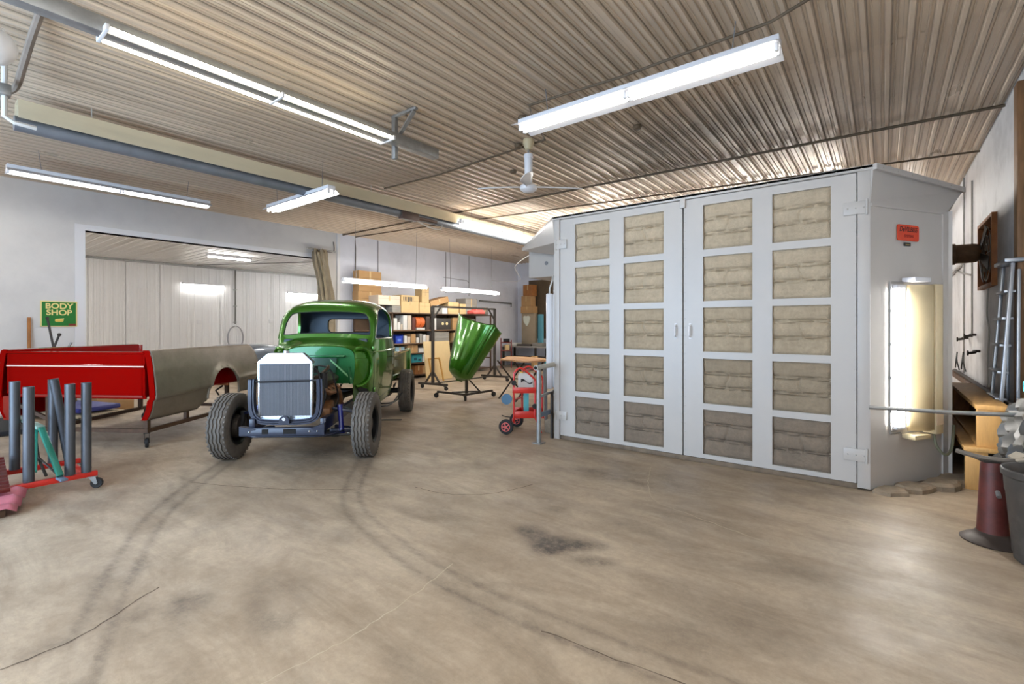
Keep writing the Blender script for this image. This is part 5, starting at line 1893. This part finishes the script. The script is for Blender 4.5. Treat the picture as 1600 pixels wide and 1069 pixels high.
T0, T1, T2, T3, T4, T5 = TIERS
carton(7.40, 8.16, T5, 2.38, CARD, 'lower of the two tall brown cartons stacked at the left shelf end', depth=.26, x=-10.82)
carton(7.42, 8.14, 2.382, 2.93, CARD, 'topmost brown carton of the tall stack behind the low-hung light', depth=.26, x=-10.82)
carton(7.72, 8.44, T5 + .19, 2.28, CARDP, 'pale open carton lying on the grey binders on the top shelf')
for k in range(3):
    carton(8.17, 8.46, T5 + k * .062, T5 + k * .062 + .06, CARDG, ['grey flat binder at the bottom under the pale carton', 'grey flat binder in the middle under the pale carton', 'grey flat binder on top under the pale carton'][k], .3, 'binder', flaps=False)
c = carton(8.475, 9.105, T5, 2.32, CARDL, 'light brown carton with black print on the top shelf')
pr = M()
rng = random.Random(4)
for k in range(7):
    y = -.24 + k * .055
    pr.bx(.2105, .212, y, y + rng.uniform(.015, .04), .34 - rng.uniform(0, .05), .44)
pr.build('black_print', BLACK, c)
carton(9.12, 9.54, T5, 2.14, CARDL, 'squat light carton at the right of the printed one')
carton(9.21, 9.49, 2.142, 2.58, CARDL, 'upright narrow carton standing on the squat light carton', .3)
carton(8.22, 8.345, T4, 1.68, PAPERW, 'small white carton at the left of the orange row, tallest of three', .3, flaps=False)
carton(8.35, 8.45, T4, 1.57, PAPERW, 'small white carton second in the row under the binders', .3, flaps=False)
carton(8.46, 8.53, T4, 1.52, CARDP, 'tiny pale carton between the small white ones', .3, flaps=False)
carton(8.54, 8.69, T4, 1.765, PAPERW, 'tall white carton left of its twin on the orange shelf', .34, flaps=False)
carton(8.695, 8.84, T4, 1.765, CARDP, 'tall pale carton right of its white twin', .34, flaps=False)
carton(8.86, 8.99, T4, 1.71, mat('dark_red_carton', (90, 44, 34), .6), 'dark red carton between the tall pale box and the orange rolls', .34, flaps=False)
for k in range(2):
    o = M().lathe([(.05, -.075), (.15, -.075), (.155, -.07), (.155, .07), (.15, .075), (.05, .075)], 28, Matrix.Rotation(R(90), 4, 'X')).build('orange_roll', ORANGE, loc=(FX - .18, 9.10 + k * .165, T4 + .22))
    tag(o, ['left orange roll on the second shelf from top', 'right orange roll on the second shelf from top'][k], 'roll', 'cartons and boxes on the shelving')
carton(9.02, 9.34, T4, T4 + .062, PAPERW, 'flat white carton under the two orange rolls', .34, flaps=False)
carton(9.375, 9.53, T4, 1.75, mat('dark_carton', (70, 56, 48), .7), 'dark narrow carton right of the orange rolls', .34, flaps=False)
bb_ = thing('blue_bin', 'bright blue plastic bin on the middle shelf', 'bin', (FX - .2, 8.405, T3 + .001))
bm_ = M()
bm_.bx(-.18, .18, -.13, .13, 0, .012).bx(-.18, -.17, -.13, .13, .01, .24).bx(.17, .18, -.13, .13, .01, .20).bx(-.18, .18, -.13, -.12, .01, .24).bx(-.18, .18, .12, .13, .01, .24)
bm_.build('bin_body', BLUEB, bb_)
M().bx(.18, .182, -.06, .06, .06, .13).build('bin_label', mat('pale_blue_label', (96, 130, 210), .6), bb_)
for (y0, y1, z1, m_, l) in [(8.58, 8.68, 1.20, PAPERW, 'white carton just right of the blue bin'), (8.69, 8.80, 1.17, CARDP, 'pale carton second right of the blue bin'), (8.82, 8.99, 1.24, CARD, 'brown carton in the middle of the blue bin shelf'),
                            (9.01, 9.11, 1.14, PAPERW, 'low white carton right of the brown one on the blue bin shelf'), (9.13, 9.24, 1.25, CARDG, 'grey tall carton on the blue bin shelf'), (9.26, 9.37, 1.22, PAPERW, 'white carton near the right end of the blue bin shelf'), (9.38, 9.50, 1.20, CARDP, 'pale carton at the right end of the blue bin shelf')]:
    carton(y0, y1, T3, z1, m_, l, .3, flaps=False)
carton(8.27, 8.60, T2, .90, mat('pale_blue_carton', (130, 166, 182), .6), 'pale blue carton half hidden behind the truck cab', .34)
carton(8.68, 9.07, T2, .93, CARD, 'brown carton on the shelf above the teal one')
carton(9.09, 9.30, T2, .84, PAPERW, 'low white carton beside the brown one above the teal carton', .34, flaps=False)
carton(9.31, 9.48, T2, .91, CARDG, 'greyish carton right of the low white one', .34, flaps=False)
c = carton(8.86, 9.22, T1, .66, TEALB, 'teal patterned carton on the second lowest shelf', flaps=False)
M().bx(.2105, .2125, -.12, -.02, .06, .14).bx(.2105, .2125, .04, .13, .04, .10).build('printed_patch', mat('dark_teal_print', (16, 76, 92), .6), c)
c = carton(9.24, 9.52, T1, .68, PAPERW, 'white carton with a dark curved mark beside the teal carton', flaps=False)
M().tube([(.211, -.08, .10), (.211, -.02, .13), (.211, .06, .12)], .006, 5).build('printed_mark', BLACK, c)
carton(8.95, 9.24, T0, .35, WOODO, 'orange-brown carton on the lowest shelf, left of its neighbour')
carton(9.245, 9.50, T0, .34, CARD, 'brown carton on the lowest shelf, right of its neighbour')
# right-hand bays
carton(9.60, 10.36, 2.13, 2.30, CARD, 'long slanting brown carton perched high above the rack', .4, x=-10.4, rx=R(14)).location = (-10.6, 9.93, 2.11)
carton(9.70, 10.0, T5, 2.03, CARDG, 'grey carton left of the pair on the right top shelf', flaps=False)
carton(10.01, 10.24, T5, 2.06, PAPERW, 'white carton beside the grey one on the right top shelf', flaps=False)
carton(10.26, 10.72, T5, 2.20, CARDL, 'square light carton on the right top shelf')
carton(10.76, 11.04, T5, 2.16, CARDL, 'narrow light carton on the right top shelf')
carton(11.02, 11.56, T5, 2.34, CARDG, 'tall grey-brown carton at the right of the top shelf')
carton(11.82, 12.12, T5, 2.08, CARDG, 'last grey-brown carton on the right end of the top shelf')
tg = thing('pink_red_bundle', 'pinkish red bundle showing just above the green hood', 'bundle', (-9.95, 11.02, 1.84))
M().box((0, 0, .05), (.3, .55, .12), bev=.045).box((0, .05, .13), (.22, .34, .08), bev=.035).build('folded_cloth', mat('pink_red_cloth', (214, 92, 84), .8, var=.2), tg)
M().bx(-.4, .16, -.28, .28, -.02, -.003).build('cloth_board', RUSTY, tg)
tbx = thing('dark_tool_case', 'dark tool case with two pale round dials on the right bay shelf', 'case', (FX - .2, 10.08, T4 + .001))
M().box((0, 0, .17), (.36, .58, .34), bev=.015).build('case_body', mat('dark_case_grey', (62, 58, 54), .6, .2), tbx)
for y in (-.05, .12):
    M().cyl((.18, y, .18), (.19, y, .18), .045, n=18).build('dial', mat('pale_dial', (214, 200, 150), .5), tbx)
carton(9.64, 9.78, T4, 1.70, PAPERW, 'narrow whitish carton left of the dark tool case', .3, flaps=False)
for k in range(3):
    carton(9.70, 10.30, T3 + k * .105, T3 + k * .105 + .10, CARDG, ['grey flat case, bottom of three under the dark tool case', 'grey flat case, middle of three under the dark tool case', 'grey flat case, top of three under the dark tool case'][k], .34, 'flat_case', flaps=False)
carton(10.45, 10.95, T4, 1.72, CARD, 'brown carton behind the hood on the second shelf')
carton(11.0, 11.5, T4, 1.70, CARDG, 'grey carton behind the hood on the second shelf')
carton(10.5, 11.2, T3, 1.26, CARDL, 'light carton behind the hood on the blue bin tier')

# ---- wires and pipe on the rear left wall
WX = XL + .045
for k, (y, z0, lab) in enumerate([(8.35, 2.0, 'thin grey cable running straight down the wall left of tall cartons'), (11.0, 2.55, 'thin grey wire hanging at the left of the right low strip light'), (12.1, 2.5, 'grey vertical conduit drop above the right low strip light')]):
    tag(M().tube([(WX, y, CEIL - .02), (WX, y, z0)], .009, 6).build('wall_cable', WIRE), lab, 'cable')
tag(M().tube([(WX, 10.9, 3.05), (WX, 12.0, 3.02), (WX, 12.1, 2.95)], .008, 6).build('wall_cable', WIRE), 'thin grey cable running level between the wall drops', 'cable')
tag(M().tube([(WX + .05, 12.6, 2.36), (WX + .05, 14.4, 2.33), (WX + .05, 14.4, 2.2)], .03, 8).build('wall_pipe', GALV), 'short horizontal grey pipe on the wall near the far corner', 'pipe')
tag(M().tube(smoothpath([(WX + .1, 13.2, 3.1), (-9.4, 12.5, 2.95), (-7.5, 9.8, 3.0), (-5.08, 7.3, 2.86)], 10), .010, 6).build('swag_cable', WIREW), 'white cable swagging from the left wall to the booth roof', 'cable')
tag(M().tube(smoothpath([(XL + .02, 6.98, CEIL - .25), (XL + .05, 6.98, 3.45), (XL + .05, 6.92, 3.38), (XL + .05, 6.62, 3.36)], 5), .012, 6).build('elbow_pipe', DARKST), 'dark bent pipe on the wall above the khaki curtain', 'pipe')

# ---- far corner: bench, cabinet, cartons, boards (wall_far, Y = 14.9)
fb = thing('corner_workbench', 'cluttered grey workbench in the far corner', 'workbench', (-10.1, 14.2, 0))
M().bx(-1.1, 1.6, -.38, .38, .70, .75, .006).build('bench_top', mat('bench_top_grey', (170, 166, 158), .6, var=.15), fb)
for sx in (-1.05, .4, 1.55):
    for sy in (-.34, .34):
        M().bx(sx - .03, sx + .03, sy - .03, sy + .03, 0, .70).build('leg', DARKST, fb)
M().bx(-1.05, 1.55, -.35, .35, .32, .35).build('lower_shelf', RUSTY, fb)
for k, (x, y, w, d_, h, m_, l) in enumerate([(-10.75, 14.0, .40, .4, .10, PAPERW, 'white low box at the left of the far corner bench'), (-10.2, 13.98, .62, .3, .07, mat('dark_grey_tool', (84, 78, 72), .5, .3), 'dark flat tool on the far corner bench before the cabinet'), (-9.6, 14.0, .42, .4, .12, CARDG, 'grey flat tray at the right of the far corner bench'), (-9.0, 14.1, .4, .4, .18, TAND, 'tan low case at the right end of the far corner bench')]):
    tag(M().box((x, y, .751 + h / 2), (w, d_, h), bev=.01).build('bench_item', m_), l, 'box')
cb = thing('tan_cabinet', 'tan metal cabinet with a pale heart-shaped patch on the far corner bench', 'cabinet', (-10.43, 14.50, .751))
M().box((0, 0, .60), (.60, .16, 1.19), bev=.012).build('body', TAND, cb)
hp_ = smoothpath([(-.14, 0, .16), (-.07, 0, .20), (0, 0, .18), (.08, 0, .20), (.15, 0, .14), (.12, 0, .0), (.02, 0, -.18), (-.06, 0, -.10), (-.13, 0, .0)], 4, True)
M().prism([(p.x - .05, -.081, p.z + .90) for p in hp_], (0, -.04, 0)).build('pale_shield', mat('pale_shield_paint', (214, 216, 200), .6, var=.1), cb)
M().bx(-.28, -.22, -.06, .06, -.0, .02).bx(.22, .28, -.06, .06, -.0, .02).build('foot', DARKST, cb)
tag(M().box((-10.93, 14.88, 1.62), (.20, .03, 1.05), bev=.002).build('brown_board', WOODD), 'narrow brown board on the wall left of the tan cabinet', 'board')
tag(M().bx(-10.72, -9.62, 14.86, 14.895, 1.0, 3.2, .003).build('dark_board', mat('dark_brown_board', (92, 76, 56), .8, var=.2)), 'large dark brown board on the far wall behind the cartons', 'board')
for k, (x0, x1, z0, z1, l) in enumerate([(-10.73, -10.16, 1.947, 2.20, 'brown carton lying on top of the tan cabinet'), (-10.70, -10.26, 2.202, 2.58, 'brown carton stacked on the carton over the tan cabinet'), (-10.62, -10.20, 2.582, 3.0, 'topmost orange-brown carton of the stack over the tan cabinet')]):
    t = thing('carton', l, 'box', ((x0 + x1) / 2, 14.51, z0), 0, 'cartons in the far corner')
    M().box((0, 0, (z1 - z0) / 2), (x1 - x0, .30, z1 - z0), bev=.004, seg=1).build('box_body', [CARD, CARD, WOODO][k], t)
    M().bx(-.02, .02, -.1515, -.1495, (z1 - z0) * .5, (z1 - z0) * .99).build('tape', mat('packing_tape', (196, 166, 116), .4), t)
tag(M().box((-9.98, 14.60, 1.33), (.20, .12, 1.15), bev=.02).build('turquoise_panel', mat('turquoise_paint', (92, 158, 174), .5)), 'turquoise narrow panel beside the tan cabinet', 'panel')
rs_ = thing('red_tool_stand', 'small red upright tool stand near the far corner', 'stand', (-10.42, 13.1, 0), R(37.8))
RS = mat('dark_red_stand', (120, 44, 36), .5)
for s in (-.18, .18):
    M().bx(s - .02, s + .02, -.02, .02, 0, .98 if s > 0 else 1.05).build('upright', RS, rs_)
M().bx(-.2, .2, -.12, .12, .60, .63).build('shelf', RS, rs_)
M().bx(-.2, .2, -.12, .12, .88, .91).build('shelf', RS, rs_)
M().cyl((.03, 0, .63), (.03, 0, .82), .09, n=16).build('grinder_body', CARDL, rs_)
M().cyl((-.1, 0, .97), (.12, 0, .97), .06, n=14).build('motor', BLACK, rs_)
# small machines under the far bench, seen between table legs
for k, (x, y, r_, h, m_, l) in enumerate([(-7.3, 12.2, .16, .38, CARD, 'brown drum behind the brown table, left one'), (-6.9, 12.6, .18, .45, mat('dark_green_drum', (40, 62, 46), .5), 'dark green drum behind the brown table'), (-6.45, 12.3, .15, .36, DARKST, 'dark drum behind the brown table, right one'), (-6.0, 12.6, .2, .5, CARDG, 'grey drum behind the red cart')]):
    tag(M().lathe([(.001, 0), (r_, 0), (r_, h * .33), (r_ * 1.03, h * .35), (r_, h * .37), (r_, h * .66), (r_ * 1.03, h * .68), (r_, h * .7), (r_, h), (r_ * .9, h), (r_ * .9, h - .015), (.001, h - .015)], 20).build('drum', m_, loc=(x, y, 0)), l, 'drum')

# ============================================================ KHAKI CURTAIN, HOSE, BLUE CAR BODY IN THE SECOND ROOM
kc = thing('canvas_curtain', 'bunched khaki canvas curtain tied at the right side of the opening', 'curtain', (XL + .20, 6.50, 0))
rows = []
rng = random.Random(9)
phs = [rng.uniform(0, 6) for _ in range(6)]
for i in range(40):
    t = i / 39
    z = lerp(3.34, .75, t)
    cy = lerp(-.02, .18, min(1, t * 2.2))
    wy = lerp(.20, .26, t) * (1 - .15 * math.exp(-((t - .25) / .12) ** 2))
    r_ = []
    for j in range(73):
        a = 2 * PI * j / 72
        fold = .78 + .20 * math.sin(9 * a + 2.2 * math.sin(t * 3 + phs[0])) + .10 * math.sin(17 * a + phs[1] + t * 4)
        if i == 0:
            fold *= .9
        r_.append((.13 * math.cos(a) * fold, cy + wy * math.sin(a) * fold, z + (.05 * math.sin(5 * a + 1) if i < 3 else 0)))
    rows.append(r_)
m = M().grid(rows)
m.f.append(tuple(range(72)))
m.build('canvas', CANVAS, kc, 50)
M().tube([(0.0, -.35, 3.37), (0.0, .42, 3.37)], .02, 8).build('hanging_rail', GALV, kc)
hz = thing('air_hose', 'coiled grey air hose hanging on a drop pipe in the second room', 'hose', (AX + .07, 7.77, 0))
M().tube([(0, 0, 3.55), (0, 0, 1.55)], .018, 8).build('drop_pipe', DARKST, hz)
M().tube(smoothpath([(.03, .28 * math.sin(a * 2) * (1 - .04 * (a // 3.2)) , 1.45 - .42 + .44 * math.cos(a * 2)) for a in np.linspace(0, PI * 3, 40)], 2), .016, 6).build('coil', mat('grey_hose', (150, 150, 154), .5), hz)
for z in (1.6, 2.2, 2.8):
    M().bx(-.05, .05, -.05, .05, z, z + .03).build('clamp', GALV, hz)
for k, (y, z, l) in enumerate([(4.9, 2.75, 'small white outlet high on the ribbed wall'), (6.6, 1.62, 'small white outlet below the wall strip light'), (9.1, 1.66, 'small white outlet on the ribbed wall left of truck cab')]):
    tag(M().box((AX + .035, y, z), (.03, .13, .15), bev=.006).build('wall_outlet', W_PLAST), l, 'outlet')
tag(M().tube([(AX + .4, 6.4, 3.575), (XL - .8, 9.8, 3.575)], .014, 6).build('annex_conduit', GALV), 'thin grey conduit slanting across the second room ceiling', 'conduit')
bc = thing('blue_car_body', 'dark blue car body shell standing in the second room', 'car body', (-14.4, 6.05, 0), R(-52))
rows = []
for i in range(25):
    t = i / 24
    x = lerp(-1.3, 1.3, t)
    hgt = .96 - .18 * abs(t - .5) ** 2 * 4 * .6
    r_ = []
    for j in range(17):
        a = j / 16 * PI
        r_.append((x, -.75 * math.copysign(abs(math.cos(a)) ** .5, math.cos(a)), .45 + (hgt - .45) * abs(math.sin(a)) ** .5))
    rows.append([(x, -.75, .30)] + r_ + [(x, .75, .30)])
m = M().grid(rows)
nv = len(rows[0])
m.f.append(tuple(range(nv)))
m.f.append(tuple((len(rows) - 1) * nv + j for j in range(nv)))
m.build('shell', mat('dark_slate_blue_paint', (52, 74, 96), .35, .3, coat=.6), bc)
for (x, y) in ((-.85, -.70), (-.85, .70), (.85, -.70), (.85, .70)):
    M().cyl((x, y - .09, .31), (x, y + .09, .31), .31, n=24).build('wheel', RUBBLK, bc)
M().bx(-1.33, -1.28, -.6, .6, .5, .62, .01).bx(1.28, 1.33, -.6, .6, .5, .62, .01).build('bumper', W_PLAST, bc)

# ============================================================ RIGHT WALL
ef = thing('exhaust_fan', 'old brown exhaust fan with protruding motor in a wooden wall box', 'exhaust fan', (XR, 8.40, 2.37))
FW = mat('orange_brown_frame', (150, 92, 44), .6, var=.3, scale=5, stretch=(1, 4, 1))
for (a, b_, c, d_) in ((-.54, .54, .385, .43), (-.54, .54, -.43, -.385)):
    M().bx(-.05, .17, a + .045, b_ - .045, c, d_, .003).build('frame_board', FW, ef)
for (a, b_) in ((-.53, -.485), (.485, .53)):
    M().bx(-.05, .17, a, b_, -.43, .43, .003).build('frame_board', FW, ef)
M().bx(.16, .172, -.485, .485, -.385, .385).build('back_opening', mat('dim_brown_opening', (84, 72, 58), .8, var=.2), ef)
gr = M()
for k in range(3):
    rr_ = .12 + k * .11
    gr.tube([(-.03, rr_ * math.cos(a), rr_ * math.sin(a)) for a in np.linspace(0, 2 * PI, 28)[:-1]], .006, 6, True)
for k in range(8):
    a = 2 * PI * k / 8
    gr.tube([(-.03, .05 * math.cos(a), .05 * math.sin(a)), (-.03, .36 * math.cos(a), .36 * math.sin(a))], .006, 6)
gr.build('guard', mat('grey_fan_guard', (140, 130, 116), .5, .5), ef)
MO = mat('greasy_brown_motor', (112, 84, 58), .6, .2, var=.35, scale=9)
M().lathe([(.001, .0), (.09, .0), (.115, .03), (.12, .06), (.12, .22), (.135, .23), (.135, .30), (.10, .33), (.001, .33)], 24, Matrix.Translation((-.14, 0, .02)) @ Matrix.Rotation(R(-90), 4, 'Y') @ Matrix.Translation((0, 0, -.05))).build('motor', MO, ef)
M().box((-.45, 0, .03), (.06, .11, .12), bev=.012).build('motor_cap', MO, ef)
for k in range(4):
    a = R(30 + 90 * k)
    mtx = Matrix.Translation((-.07, 0, 0)) @ Matrix.Rotation(a, 4, 'X')
    fb_ = M()
    fb_.prism([mtx @ Vector(p) for p in ((-.02, .06, -.04), (.02, .34, -.12), (.02, .36, .06), (-.02, .08, .05))], (.006, 0, 0))
    fb_.build('fan_blade', DARKST, ef)
tag(M().tube(smoothpath([(XR - .012, 8.42, 1.93), (XR - .02, 8.40, 1.6), (XR - .015, 8.30, 1.4), (XR - .02, 8.35, 1.0), (XR - .012, 8.36, .7)], 6), .011, 6).build('fan_cable', WIREW), 'white cable hanging down the wall below the exhaust fan', 'cable')
for (y, z0, z1, l) in ((10.6, .7, 3.86, 'thin grey pipe running full height up the dirty wall'), (9.7, 1.3, 3.6, 'thin grey pipe on the wall left of the exhaust fan')):
    tag(M().tube([(XR - .02, y, z0), (XR - .02, y, z1)], .012, 6).build('wall_pipe', GALV), l, 'pipe')
tag(M().tube([(XR - .03, 9.75, 2.52), (XR - .03, 12.5, 2.44)], .03, 8).build('wall_pipe', mat('painted_pipe', (186, 186, 188), .5)), 'horizontal white-grey pipe between booth and exhaust fan', 'pipe')
tag(M().tube([(XR - .03, 9.75, 2.22), (XR - .03, 12.5, 2.55)], .014, 6).build('wall_pipe', GALV), 'slanting thin rod on the wall left of the exhaust fan', 'pipe')
for k, (y, z, l) in enumerate([(10.1, 1.28, 'dark pipe valve on the dirty wall, upper left one'), (8.95, 1.12, 'dark tap with round handle on the wall below the exhaust fan'), (9.3, 1.34, 'small dark hook fitting between the two wall valves')]):
    v = thing('wall_valve', l, 'valve', (XR, y, z))
    M().tube([(-.01, .12, 0), (-.07, .10, 0), (-.08, -.08, -.01), (-.14, -.10, -.02)], .018, 8).build('valve_pipe', DARKST, v)
    M().cyl((-.16, -.10, -.02), (-.145, -.10, -.02), .035, n=14).build('handle', DARKST, v)
for k, (y, z) in enumerate([(11.2, .72), (10.4, .75)]):
    tag(M().tube(smoothpath([(XR - .03, y - .1, z), (XR - .05, y, z + .16), (XR - .04, y + .06, z + .30), (XR - .06, y + .02, z + .12), (XR - .05, y + .2, z + .02)], 6), .010, 6).build('hanging_hose', BLACK), ['black hose loop on the rail deep behind the booth wing', 'black hose loop on the rail above the wooden bench'][k], 'hose')
# hoses and pipes lying along the rail
tag(M().tube([(XR - .05, 5.2, .69), (XR - .06, 8.0, .685), (XR - .05, 11.5, .69)], .022, 8).build('rail_pipe', DARKST), 'long dark pipe resting along the low rail of the right wall', 'pipe')

# ---- step ladder leaning on the wall
ld = thing('step_ladder', 'folded aluminium step ladder leaning on the right wall', 'ladder', (XR, 6.9, 0))
# rails stand a little off the wall
LA = [((-.215, -.47, 0), (-.085, -.42, 2.06)), ((-.215, .06, 0), (-.085, .02, 2.06))]
for a, b_ in LA:
    M().beam(a, b_, .075, .028, .004).build('rail', ALUD, ld)
for a, b_ in (((-.06, -.46, 0), (-.04, -.41, 2.0)), ((-.06, .05, 0), (-.04, .01, 2.0))):
    M().beam(a, b_, .04, .024, .004).build('rear_rail', ALUD, ld)
for k in range(7):
    t = .12 + k * .125
    a = Vector(LA[0][0]).lerp(Vector(LA[0][1]), t)
    b_ = Vector(LA[1][0]).lerp(Vector(LA[1][1]), t)
    M().beam(a, b_, .08, .025, .003).build('step', ALUD, ld)
M().box((-.08, -.20, 2.085), (.13, .56, .04), bev=.008).build('top_cap', ALUD, ld)

# ---- wooden bench unit and stool
wbn = thing('wooden_bench', 'open yellow pine box bench resting on the low stool beside the booth', 'bench', (.755, 5.95, .386), 0)
M().bx(-.105, .115, -.03, 2.15, .335, .375, .004).build('top_board', WOOD, wbn)
M().bx(-.095, .095, .0, .04, .0, .335, .004).build('end_board', WOOD, wbn)
M().bx(-.095, .095, 2.08, 2.12, .0, .335, .004).build('end_board', WOODO, wbn)
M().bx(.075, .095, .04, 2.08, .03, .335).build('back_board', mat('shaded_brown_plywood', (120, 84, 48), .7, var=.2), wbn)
M().bx(-.095, .095, .04, 2.08, .0, .03, .003).build('bottom_board', WOOD, wbn)
ws_ = thing('wooden_stool', 'low pine stool carrying the longer wooden bench', 'stool', (.68, 5.90, 0), 0)
M().bx(-.11, .14, -.02, 2.1, .345, .385, .004).build('top_board', WOOD, ws_)
M().bx(-.10, .05, .0, .04, .0, .345, .004).build('end_board', WOOD, ws_)
M().bx(-.10, .05, 2.0, 2.04, .0, .345, .004).build('end_board', WOOD, ws_)
gb = thing('green_grinder', 'green and cream bench machine tucked behind the booth wing', 'machine', (.80, 8.45, 0))
M().bx(-.2, .2, -.2, .2, 0, .42, .01).build('base', DARKST, gb)
M().box((-.02, 0, .56), (.26, .30, .24), bev=.03).build('body', mat('machine_green', (66, 84, 44), .5), gb)
for z in (.47, .68):
    M().lathe([(.001, -.04), (.12, -.04), (.14, -.02), (.14, .02), (.12, .04), (.001, .04)], 20, Matrix.Translation((-.12, -.05, z))).build('pale_disc', PAPERW, gb)

# ---- red stand, bin, clutter
js = thing('red_pedestal', 'worn dark red pedestal stand with flared round foot', 'stand', (.585, 4.56, 0), R(20))
M().lathe([(.001, 0), (.165, 0), (.168, .008), (.150, .022), (.118, .040), (.095, .055), (.084, .07), (.001, .07)], 40).build('flared_foot', mat('brown_black_foot', (62, 52, 46), .5, .3, var=.2), js)
M().lathe([(.084, .06), (.080, .10), (.062, .52), (.058, .545), (.001, .545)], 32).build('column', DKRED, js)
M().box((0, 0, .555), (.16, .13, .018), bev=.004).build('top_plate', DARKST, js)
rng = random.Random(3)
pts = [(-.19, .02, .60), (-.13, -.03, .585), (-.05, -.05, .572), (.05, -.06, .57), (.12, -.05, .575), (.18, -.03, .59)]
M().tube(smoothpath(pts, 4), .016, 6).build('wire_bundle', mat('grey_wire_bundle', (104, 96, 86), .6, var=.3), js)
M().prism([(.08, -.10, .572), (.17, -.09, .582), (.22, -.02, .59), (.15, .05, .60), (.09, .02, .575)], (0, 0, .012)).build('crumpled_rag', mat('pale_rag', (160, 150, 134), .9, var=.2), js)
M().cyl((-.01, -.07, .36), (-.02, -.105, .335), .014, n=10).build('lug', GALV, js)
tb_ = thing('plastic_bin', 'large dark grey plastic bin cut by the right edge', 'bin', (.815, 4.31, 0))
tb_.scale = (.78, .78, 1)
M().lathe([(.001, .0), (.20, .0), (.215, .01), (.235, .20), (.24, .21), (.262, .42), (.268, .43), (.275, .52), (.29, .53), (.292, .565), (.285, .575), (.275, .57), (.262, .54), (.225, .05), (.001, .04)], 48).build('bin_body', GREYPL, tb_)
M().box((-.05, .05, .50), (.30, .05, .04), (0, R(6), R(30)), .01).build('bin_contents', CARDL, tb_)
pb = thing('plastic_sheeting', 'crumpled clear plastic sheeting hung at the lower right wall', 'sheeting', (XR - .10, 5.62, 0))
rows = []
rng = random.Random(21)
for i in range(26):
    t = i / 25
    r_ = []
    for j in range(26):
        s = j / 25
        y = lerp(-.50, .50, s) * lerp(.9, 1.05, t)
        x = -.06 - .12 * t + .055 * math.sin(s * 23 + 3 * math.sin(t * 4)) + .03 * math.sin(s * 51 + t * 13) + rng.uniform(-.012, .012)
        r_.append((x, y, lerp(.95 - .25 * s, .01, t)))
    rows.append(r_)
M().grid(rows).build('sheet', PLASTIC, pb, 20)
tag(M().box((.93, 5.42, .98), (.10, .26, .12), bev=.03).build('teal_bag', mat('bright_teal_cloth', (44, 150, 160), .7)), 'small bright teal bundle at the right frame edge', 'bundle')
tag(M().bx(.78, .92, 4.66, 5.2, 0, .40, .01).build('crate_board', WOODO), 'brown wooden crate low behind the bin and pedestal', 'crate')
